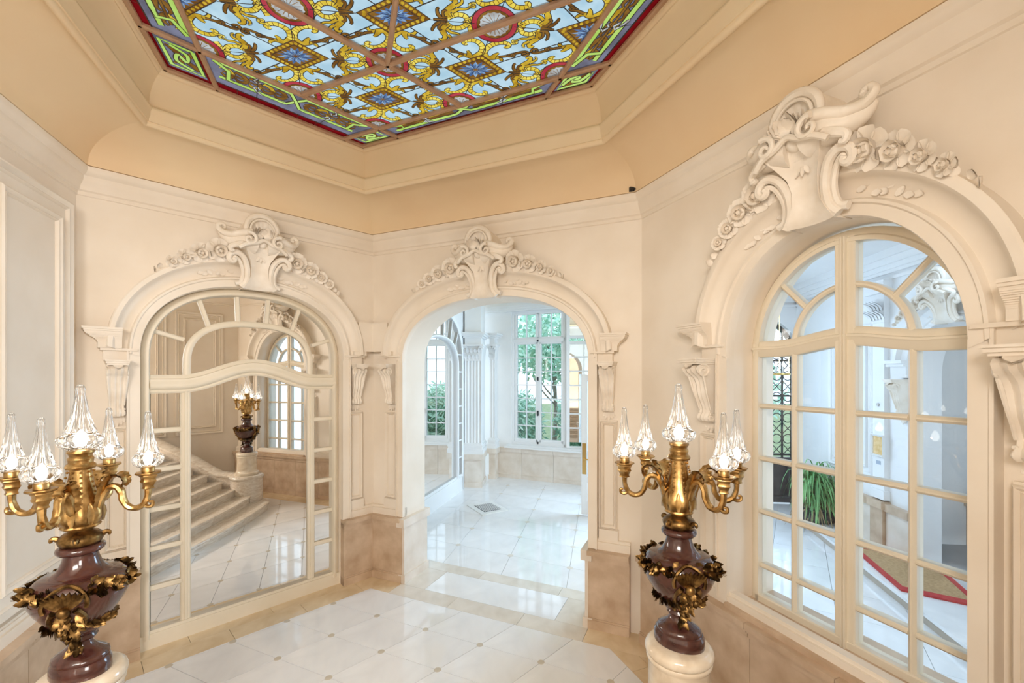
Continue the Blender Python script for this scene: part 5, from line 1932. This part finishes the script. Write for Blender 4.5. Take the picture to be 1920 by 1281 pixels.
# half open glazed door
FDR = Fr((1.215, 7.62), (1.0, -.42), (0, 5))
d = empty('door_1', (1.215, 7.62, 0), kind='structure')
bars(FDR, [((.055, .02), (.055, 2.46), .11), ((.80, .02), (.80, 2.46), .11), ((.1, 2.40), (.75, 2.40), .11), ((.1, .14), (.75, .14), .22), ((.1, .62), (.75, .62), .10)], d, 'door_rail', -.02, .02, 'white_joinery')
m_ = MB(); m_.box(FDR, .1, .76, .66, 2.36, -.003, .003); m_.build('pane', 'pane', d, 0)
m_ = MB(); m_.box(FDR, .1, .76, .24, .58, -.008, .008); m_.build('door_panel', 'white_joinery', d, 0)
m_ = MB(); m_.box(FDR, .02, .09, .72, 1.26, .02, .026); m_.build('lock_plate', 'brass', d, 20)
m_ = MB(); m_.tube([FDR(.06, .99, .026), FDR(.06, .99, .06), FDR(.13, .985, .065), FDR(.15, .985, .065)], .011, 8); m_.build('door_handle', 'brass', d, 40)

# ------------------------------------------------------------------ garden outside the far window
mb = MB(); mb.add([(-14, 11.5, -.3), (20, 6, -.3), (26, 40, -.3), (-14, 40, -.3)], [(0, 1, 2, 3)]); mb.build('ground_garden', 'soil', None, 0, **S)


def shrub(name, loc, rx, rz_, n, label, mats=('tree', 'tree_light'), lf=.10, seed=0, trunk=None, cat='shrub', narrow=.28):
    rnd = random.Random(seed)
    t = thing(name, label, cat, loc)
    if trunk:
        m_ = MB(); x, y, z = loc
        m_.tube([(x, y, z), (x + .05, y, z + trunk * .4), (x - .05, y + .1, z + trunk)], [.09, .07, .05], 8)
        for k in range(9):
            a = rnd.uniform(0, 6.28); h = trunk * rnd.uniform(.4, .95)
            m_.tube([(x, y, z + h), (x + .5 * cos(a), y + .5 * sin(a), z + h + .35), (x + 1.1 * cos(a), y + 1.1 * sin(a), z + h + .9)], [.035, .025, .012], 6)
        m_.build('trunk', 'bark', t, 40)
    for q, mt in enumerate(mats):
        vs = []; fs = []
        for k in range(n // len(mats)):
            u = Vector((rnd.gauss(0, 1), rnd.gauss(0, 1), rnd.gauss(0, 1))).normalized() * (rnd.random() ** .4)
            c = Vector((u.x * rx, u.y * rx, u.z * rz_ + (trunk or rz_)))
            d_ = Vector((rnd.gauss(0, 1), rnd.gauss(0, 1), rnd.gauss(-.3, 1))).normalized()
            s_ = d_.orthogonal().normalized(); L = lf * rnd.uniform(.7, 1.5)
            b = len(vs)
            vs += [tuple(c), tuple(c + d_ * L * .5 + s_ * L * narrow), tuple(c + d_ * L), tuple(c + d_ * L * .5 - s_ * L * narrow)]
            fs.append((b, b + 1, b + 2, b + 3))
        me = bpy.data.meshes.new('foliage'); me.from_pydata(vs, [], fs); me.materials.append(M[mt])
        o = bpy.data.objects.new('foliage', me); COL.objects.link(o); o.parent = t; o['kind'] = 'stuff'
    return t


shrub('garden_shrub', (-.05, 13.3, -.3), 1.0, 1.15, 5200, 'dense bamboo like shrub low outside the left leaf of the far window', ('tree', 'tree', 'tree_light'), .22, 1, narrow=.12)
shrub('garden_shrub', (2.35, 13.3, -.3), 1.0, 1.25, 5200, 'dense green shrub low outside the right leaf of the far window', ('tree', 'tree', 'tree_light'), .22, 2, narrow=.12)
shrub('garden_tree', (1.5, 15.4, -.3), 1.7, 1.5, 3000, 'tree with bare branches and light leaves behind the shrubs outside the far window', ('tree_light', 'tree'), .20, 3, trunk=3.9, cat='tree')
shrub('garden_tree', (-2.3, 18.4, -.3), 1.9, 1.9, 3000, 'broad leafy tree standing left behind the shrubs outside the far window', ('tree_light', 'tree'), .24, 4, trunk=3.2, cat='tree')
# ------------------------------------------------------------------ vestibule seen through the arched window
FV1 = Fr((5.12, 6.53), dv(7), (3, 5))            # long wall on its right
vf = empty('floor_vestibule', (4.5, 6, 0), kind='structure')
mb = MB(); zprism(mb, [Vector(p) for p in ((2.7, 2.2), (6.5, 2.0), (6.2, 9.0), (3.0, 9.6), (2.6, 4.7))], -.06, -.012); mb.build('bedding', 'grout', vf, 0)
u1 = dv(33).normalized() * .62; u2 = dv(-57).normalized() * .62
cv = [(FC.P - FC.n * .46, -FC.n), (FV1.P + FV1.n * .0, FV1.n), (Vector((2.6, 5)), Vector((1, -.05)).normalized())]
ORV = Vector((4.0, 5.5)); vs0 = None
for i in range(-7, 8):
    for j in range(-7, 8):
        P = [ORV + u1 * (i + a) + u2 * (j + b) for a, b in ((.003, .003), (.997, .003), (.997, .997), (.003, .997))]
        Q = P
        for C0, n in cv:
            Q = poly_clip(Q, C0, n)
            if len(Q) < 3: break
        if len(Q) < 3 or poly_area(Q) < .02: continue
        if max(q.y for q in Q) > 9.2 or min(q.y for q in Q) < 2.4: continue
        full = abs(poly_area(Q) - poly_area(P)) < 1e-6
        if full and vs0:
            o = vs0.copy(); COL.objects.link(o); dd = P[0] - v00; o.location = vs0.location + Vector((dd.x, dd.y, 0))
        else:
            mb = MB(); zprism(mb, Q, -.02, 0); o = mb.build('floor_tile', 'marble', vf, 0)
            if full: vs0 = o; v00 = P[0]
# raised landing with marble edge
edge0 = Vector((4.70, 7.0)); edge1 = Vector((3.72, 2.9))
dE = (edge1 - edge0).normalized(); nE = Vector((-dE.y, dE.x))
if nE.x < 0: nE = -nE
land = [edge0, edge1, edge1 + nE * 3, edge0 + nE * 1.6]
e = empty('floor_landing', (4.6, 5, 0), kind='structure')
mb = MB(); zprism(mb, [p + nE * .02 for p in land[:2]] + land[2:], 0, .085); mb.build('landing_riser', 'grout', e, 0)
mb = MB(); zprism(mb, land, .085, .12); mb.build('landing_slab', 'marble', e, 0)


def vwall(fr, s0, s1, cut=None, ztop=4.1, o=0.0, thick=.3):
    m_ = MB()
    q = lambda a, b, c, d: m_.add([fr(a, c, o), fr(b, c, o), fr(b, d, o), fr(a, d, o)], [(0, 1, 2, 3)])
    if not cut: q(s0, s1, 0, ztop); return m_
    out = superarch(*cut, 40)
    L, Rr = out[0][0], out[-1][0]
    q(s0, L, 0, ztop); q(Rr, s1, 0, ztop)
    m_.grid([[fr(p[0], p[1], o) for p in out], [fr(p[0], ztop, o) for p in out]])
    ring = [(L, 0)] + out + [(Rr, 0)]
    m_.grid([[fr(p[0], p[1], oo) for p in ring] for oo in (o, o - thick)])
    return m_


VA = (-1.72, .56, 2.45, .62, 2.1)     # arch centre, half width, spring, rise, exponent
wv = vwall(FV1, -3.6, 1.72, VA).build('wall_vestibule', 'cool_plaster', **S)
# end wall with the iron door
FV2 = Fr((3.2, 8.35), (1, -.10), (4, 5))
wv2 = vwall(FV2, -.8, 2.6, (1.55, .62, 2.75, .75, 2.1), 4.1).build('wall_vestibule_end', 'cool_plaster', **S)
mb = MB(); mb.add([(2.9, 9.0, 4.08), (2.6, 5.0, 4.08), tuple(FC(.2, 4.08, -.3)), tuple(FC(3.2, 4.08, -.3)), (6.6, 2.0, 4.08), (6.4, 9.0, 4.08)], [(0, 1, 2, 3, 4, 5)]); mb.build('ceiling_vestibule', 'cool_plaster', **S)
mb = MB()
for z0, z1, o in ((3.72, 3.76, .03), (3.80, 3.84, .05), (3.84, 3.90, .09), (3.90, 3.98, .13), (3.98, 4.08, .17)):
    mb.box(FV1, -3.4, 1.7, z0, z1, -.01, o); mb.box(FV2, -.8, 2.5, z0, z1, -.01, o)
mb.build('trim_40', 'cool_plaster', None, 20, **S)
# wainscot of the long wall
e = empty('baseboard_vestibule', tuple(FV1(0, 0, 0)), kind='structure')
for s0, s1 in ((-1.15, -.74), (-.50, .1), (.1, .75), (.75, 1.5)):
    mb = MB(); mb.box(FV1, s0 + .003, s1 - .003, .09, .64, -.02, .05); mb.build('stone_slab', 'pale_stone', e, 20)
    mb = MB(); mb.box(FV1, s0, s1, .64, .74, -.02, .08); mb.build('capping', 'stone', e, 20)
    mb = MB(); mb.box(FV1, s0, s1, 0, .09, -.02, .07); mb.build('base_block', 'pale_stone', e, 20)
mb = MB(); mb.box(FV1, -.74, -.50, 0, .66, -.02, .09); mb.box(FV1, -.76, -.48, .66, .76, -.02, .12); mb.build('pier_block', 'stone', e, 20)
# pilaster with leafy capital, wall panel
mb = MB(); mb.box(FV1, -.73, -.51, .78, 3.2, -.02, .06); mb.box(FV1, -.75, -.49, .78, .90, -.02, .08); mb.build('pilaster', 'cool_plaster', wv, 20)
mb = MB(); mb.box(FV1, -.74, -.50, 3.16, 3.55, -.02, .07); mb.box(FV1, -.80, -.44, 3.55, 3.72, -.02, .12)
for k in range(9):
    leaf(mb, FV1(-.74 + .03 * k, 3.2 + .12 * (k % 2), .075), Vector((-.5, -.1, 1.2)), Vector((FV1.n.x, FV1.n.y, .2)), .16, .04, .5, wav=.2)
mb.build('leaf_capital', 'cool_plaster', wv, 40)
panel(FV1, -.40, .55, 1.05, 3.15, 0, wv, .06, mat='cool_plaster'); panel(FV1, -.30, .45, 1.15, 3.05, 0, wv, .03, mat='cool_plaster')
# arch moulding, impost, console, crest
mb = MB()
I = superarch(VA[0], VA[1], VA[2], VA[3], VA[4], 40); E = superarch(VA[0], VA[1] + .24, VA[2] + .05, VA[3] + .24, 2.1, 40)
prof = [(0, -.01), (0, .05), (.2, .05), (.25, .065), (.35, .03), (.7, .05), (.8, .10), (1, .10), (1, -.01)]
mb.grid([[FV1(lerp(I[i][0], E[i][0], r), lerp(I[i][1], E[i][1], r), o) for r, o in prof] for i in range(41)]); mb.build('archivolt', 'cool_plaster', wv, 40)
mb = MB()
for z0, z1, w_, o in ((2.42, 2.46, .24, .09), (2.46, 2.56, .26, .10), (2.56, 2.60, .30, .13), (2.60, 2.64, .34, .16)): mb.box(FV1, VA[0] + VA[1], VA[0] + VA[1] + w_, z0, z1, -.01, o)
mb.build('impost', 'cool_plaster', wv, 20)
MAT_O = bpy.data.materials['carved_plaster']


def recopy(src, parent):
    for ch in src.children:
        c = ch.copy(); c.data = ch.data; COL.objects.link(c); c.parent = parent


ang = atan2(FV1.u.y, FV1.u.x) + pi if (FV1.u.x * FV1.n.y - FV1.u.y * FV1.n.x) < 0 else atan2(FV1.u.y, FV1.u.x)
cs = [o for o in bpy.data.objects if o.name == 'console_bracket'][0]
k2 = thing('console_bracket', 'white scrolled bracket beside the arch of the vestibule, seen through the window', 'bracket', tuple(FV1(VA[0] + VA[1] + .13, 2.40, .06)), ang, 'scrolled console brackets'); recopy(cs, k2)
cr = [o for o in bpy.data.objects if o.name == 'crest'][0]
k3 = thing('crest', 'white carved crest over the vestibule arch, seen through the top of the arched window', 'ornament', tuple(FV1(VA[0], VA[2] + VA[3] - .02, .06)), ang, 'carved crests over the arches'); recopy(cr, k3); k3.scale = (.92, .9, .86)
# niche behind the arch
FN = Fr(FV1(0, 0, -1.25)[:2], FV1.u, (3, 5))
mb = MB(); mb.add([FN(-3.5, 0), FN(.4, 0), FN(.4, 4.1), FN(-3.5, 4.1)], [(0, 1, 2, 3)]); mb.add([FV1(VA[0] + 1.3, 0, -.3), FV1(VA[0] + 1.3, 0, -1.3), FV1(VA[0] + 1.3, 4, -1.3), FV1(VA[0] + 1.3, 4, -.3)], [(0, 1, 2, 3)])
mb.build('wall_niche', 'cool_plaster', **S)
e = empty('baseboard_niche', tuple(FN(-1.6, 0, 0)), kind='structure')
mb = MB(); mb.box(FN, -1.75, -.3, .02, .66, 0, .08); mb.build('stone_slab', 'stone', e, 20)
mb = MB(); mb.box(FN, -1.78, -.3, .66, .82, 0, .11); mb.build('capping', 'stone', e, 20)
mb = MB(); zprism(mb, [Vector(FV1(s, 0, o)[:2]) for s, o in ((-3.4, 0), (-.3, 0), (-.3, -1.3), (-3.4, -1.3))], .0, .12); mb.build('floor_niche', 'marble', None, 0, **S)
dn = empty('door_3', tuple(FN(-2.2, .12, .0)), kind='structure')
bars(FN, [((-1.86, .12), (-1.86, 3.0), .10), ((-2.6, .12), (-2.6, 3.0), .10), ((-2.6, 2.95), (-1.86, 2.95), .10), ((-2.6, .2), (-1.86, .2), .18)] + [((-2.6, z), (-1.86, z), .05) for z in (.9, 1.3, 1.7, 2.1, 2.5)], dn, 'door_rail', 0, .06, 'white_joinery')
mb = MB(); mb.box(FN, -2.6, -1.86, .2, 2.95, .01, .02); mb.build('door_panel', 'white_joinery', dn, 0)
# iron entrance door
it = thing('iron_door', 'dark iron entrance door with ring and cross grille at the end of the vestibule', 'door', tuple(FV2(1.55, 0, -.15)))
dc, dh = 1.55, .62
out = superarch(dc, dh - .03, 2.75, .72, 2.1, 30, z0=0)
m_ = MB(); m_.bar(FV2, out, .07, -.18, -.11); m_.build('frame', 'iron', it, 30)
m_ = MB(); m_.box(FV2, dc - dh, dc + dh, .02, .88, -.17, -.13)
m_.build('lower_panel', 'dark_wood', it, 20)
panel(FV2, dc - .5, dc - .08, .14, .78, -.13, it, .05, 'panel_moulding', 'dark_wood'); panel(FV2, dc + .08, dc + .5, .14, .78, -.13, it, .05, 'panel_moulding', 'dark_wood')
for s in (dc - .40, dc - .20, dc, dc + .20, dc + .40):
    bars(FV2, [((s, .88), (s, 3.28), .030 if abs(s - dc) > .01 else .06)], it, 'grille_bar', -.165, -.135, 'iron')
for z in (.93, 2.05, 2.72): bars(FV2, [((dc - dh + .05, z), (dc + dh - .05, z), .035)], it, 'grille_bar', -.165, -.135, 'iron')
for col in (dc - .50, dc - .30, dc - .10, dc + .10, dc + .30, dc + .50):
    for k in range(11):
        z = 1.03 + .20 * k
        m_ = MB()
        if k % 2: m_.tube([FV2(col + .085 * cos(q * pi / 8), z + .085 * sin(q * pi / 8), -.15) for q in range(17)], .009, 5); nm = 'grille_ring'
        else:
            m_.tube([FV2(col - .09, z - .1, -.15), FV2(col, z, -.147), FV2(col + .09, z + .1, -.15)], .008, 5); nm = 'grille_cross'
            m_.tube([FV2(col - .09, z + .1, -.15), FV2(col, z, -.153), FV2(col + .09, z - .1, -.15)], .008, 5)
        m_.build(nm, 'iron', it, 40, **({'kind': 'stuff'} if nm == 'grille_cross' else {}))
shrub('street_tree', (4.9, 11.5, -.2), 2.0, 2.0, 2600, 'light green foliage behind the grille of the iron door', ('tree_light', 'tree'), .26, 9, trunk=2.2, cat='tree')
# potted plant
PX, PY = 4.90, 7.02
t = thing('potted_plant', 'leafy arching pot plant in a glossy dark bowl inside the vestibule', 'plant', (PX, PY, 0))
mb = MB(); mb.lathe([(.15, 0), (.17, .01), (.24, .10), (.275, .20), (.27, .28), (.255, .31), (.27, .33), (.265, .345), (.245, .345), (.235, .32), (.0, .31)], 40, (PX, PY, 0), sx=1.1, sy=.95); mb.build('pot', 'pot', t, 40)
rnd = random.Random(4)
for part, cnt, mt in (('foliage', 300, 'leaf'), ('dry_foliage', 46, 'leaf_dry')):
    mb = MB()
    for k in range(cnt):
        a = rnd.uniform(0, 2 * pi); dry = part != 'foliage'
        stem = rnd.choice(((0, 0, .78), (.12, .05, .62), (-.12, -.03, .70), (.02, -.10, .55)))
        b = Vector((PX + stem[0] + rnd.uniform(-.04, .04), PY + stem[1] + rnd.uniform(-.04, .04), stem[2] + rnd.uniform(-.28, .12)))
        if dry: b.z = rnd.uniform(.38, .5)
        dd = Vector((cos(a), sin(a), 0)); L = rnd.uniform(.36, .56); rise = rnd.uniform(.05, .34) if not dry else .02
        side = Vector((-sin(a), cos(a), 0)); rows = []
        for i in range(6):
            f = i / 5
            p = b + dd * (L * (f - .28 * f * f)) + Vector((0, 0, rise * sin(pi * f * .62) * 1.3 - L * .95 * f ** 2.2))
            p.z = max(p.z, .03)
            w_ = .013 * (1 - f ** 3) + .001
            rows.append([p - side * w_, p + Vector((0, 0, -.004)), p + side * w_])
        mb.grid(rows)
    mb.build(part, mt, t, 60, kind='stuff')
mb = MB()
for s in ((0, 0, .80), (.12, .05, .62), (-.12, -.03, .70), (.02, -.10, .55)): mb.tube([(PX + s[0] * .3, PY + s[1] * .3, .30), (PX + s[0], PY + s[1], s[2])], [.022, .016], 7)
mb.build('stems', 'bark', t, 40, kind='stuff')
# coir mat with a red border on the landing
rug = [Vector(p) for p in ((4.70, 6.0), (4.27, 4.78), (4.62, 4.42), (5.25, 5.0), (5.20, 5.65), (4.95, 5.9))]
rug = [Vector(p) for p in ((4.61, 5.98), (4.20, 4.70), (4.72, 4.33), (5.05, 5.02), (5.02, 5.66))]
cc = sum(rug, Vector((0, 0))) / len(rug)
t = thing('coir_mat', 'brown coir mat with a red border on the raised landing of the vestibule', 'mat', (cc.x, cc.y, .12))
ins = [cc + (p - cc) * .84 for p in rug]
mb = MB(); zprism(mb, ins, .121, .138); mb.build('mat_field', 'coir', t, 20)
for i in range(len(rug)):
    mb = MB(); j = (i + 1) % len(rug); zprism(mb, [rug[i], rug[j], ins[j], ins[i]], .121, .141); mb.build('red_border', 'red_cloth', t, 20)
# framed notice, small card, door bell
t = thing('framed_notice', 'small ochre notice in a white frame on the vestibule pilaster', 'picture', tuple(FV1(-.62, 1.36, .07)))
panel(FV1, -.73, -.52, 1.36, 1.63, .06, t, .03, 'frame', 'white_frame')
mb = MB(); mb.box(FV1, -.72, -.53, 1.37, 1.62, .06, .068); mb.build('sheet', 'paper', t, 0)
mb = MB(); mb.box(FV1, -.665, -.585, 1.24, 1.29, .06, .066); o = mb.build('wall_card', 'grey_card', None, 0); o['label'] = 'tiny grey blue card on the pilaster below the framed notice'; o['category'] = 'card'
mb = MB(); mb.tube([FV1(-.62, 2.05, .06), FV1(-.62, 2.05, .075)], .022, 16); o = mb.build('bell_button', 'nickel', None, 30); o['label'] = 'small round metal bell button high on the vestibule pilaster'; o['category'] = 'button'
# hanging lantern
LX, LY, LZ = 3.72, 6.05, 2.47
t = thing('hanging_lantern', 'brass lantern with lit candle bulbs hanging before the iron door', 'lantern', (LX, LY, LZ - .05))
mb = MB(); mb.tube([(LX, LY, LZ + .42), (LX, LY, 4.08)], .006, 6); mb.build('chain', 'brass', t, 30)
mb = MB(); mb.lathe([(.0, .40), (.03, .38), (.04, .34), (.125, .28), (.13, .27), (.12, .265)], 24, (LX, LY, LZ)); mb.build('top', 'brass', t, 40)
mb = MB(); mb.lathe([(.125, -.02), (.132, -.01), (.132, .005), (.12, .01), (.0, .012)], 24, (LX, LY, LZ)); mb.build('base_ring', 'brass', t, 40)
for k in range(6):
    a = k * pi / 3; mb = MB(); mb.tube([(LX + .125 * cos(a), LY + .125 * sin(a), LZ), (LX + .125 * cos(a), LY + .125 * sin(a), LZ + .275)], .005, 6); mb.build('lantern_rod', 'brass', t, 30)
for x in (-.05, .05):
    mb = MB(); mb.tube([(LX + x, LY, LZ + .01), (LX + x, LY, LZ + .10)], .013, 10); mb.build('candle', 'white_frame', t, 40)
    mb = MB(); mb.lathe([(.004, .10), (.014, .115), (.016, .13), (.009, .155), (.0, .175)], 12, (LX + x, LY, LZ)); mb.build('candle_bulb', 'bulb', t, 40)
# little dark device on the cornice
p = FB(3.08, 4.165, .0)
mb = MB(); q = FB.u
fr0 = Fr((p.x, p.y), (1, .25), (0, 0))
mb.box(fr0, -.03, .03, 4.166, 4.205, -.012, .012); mb.tube([fr0(.012, 4.186, .012), fr0(.012, 4.186, .02)], .012, 10)
o = mb.build('sensor', 'black', None, 20); o['label'] = 'small black sensor on the cornice ledge at the wall corner'; o['category'] = 'sensor'
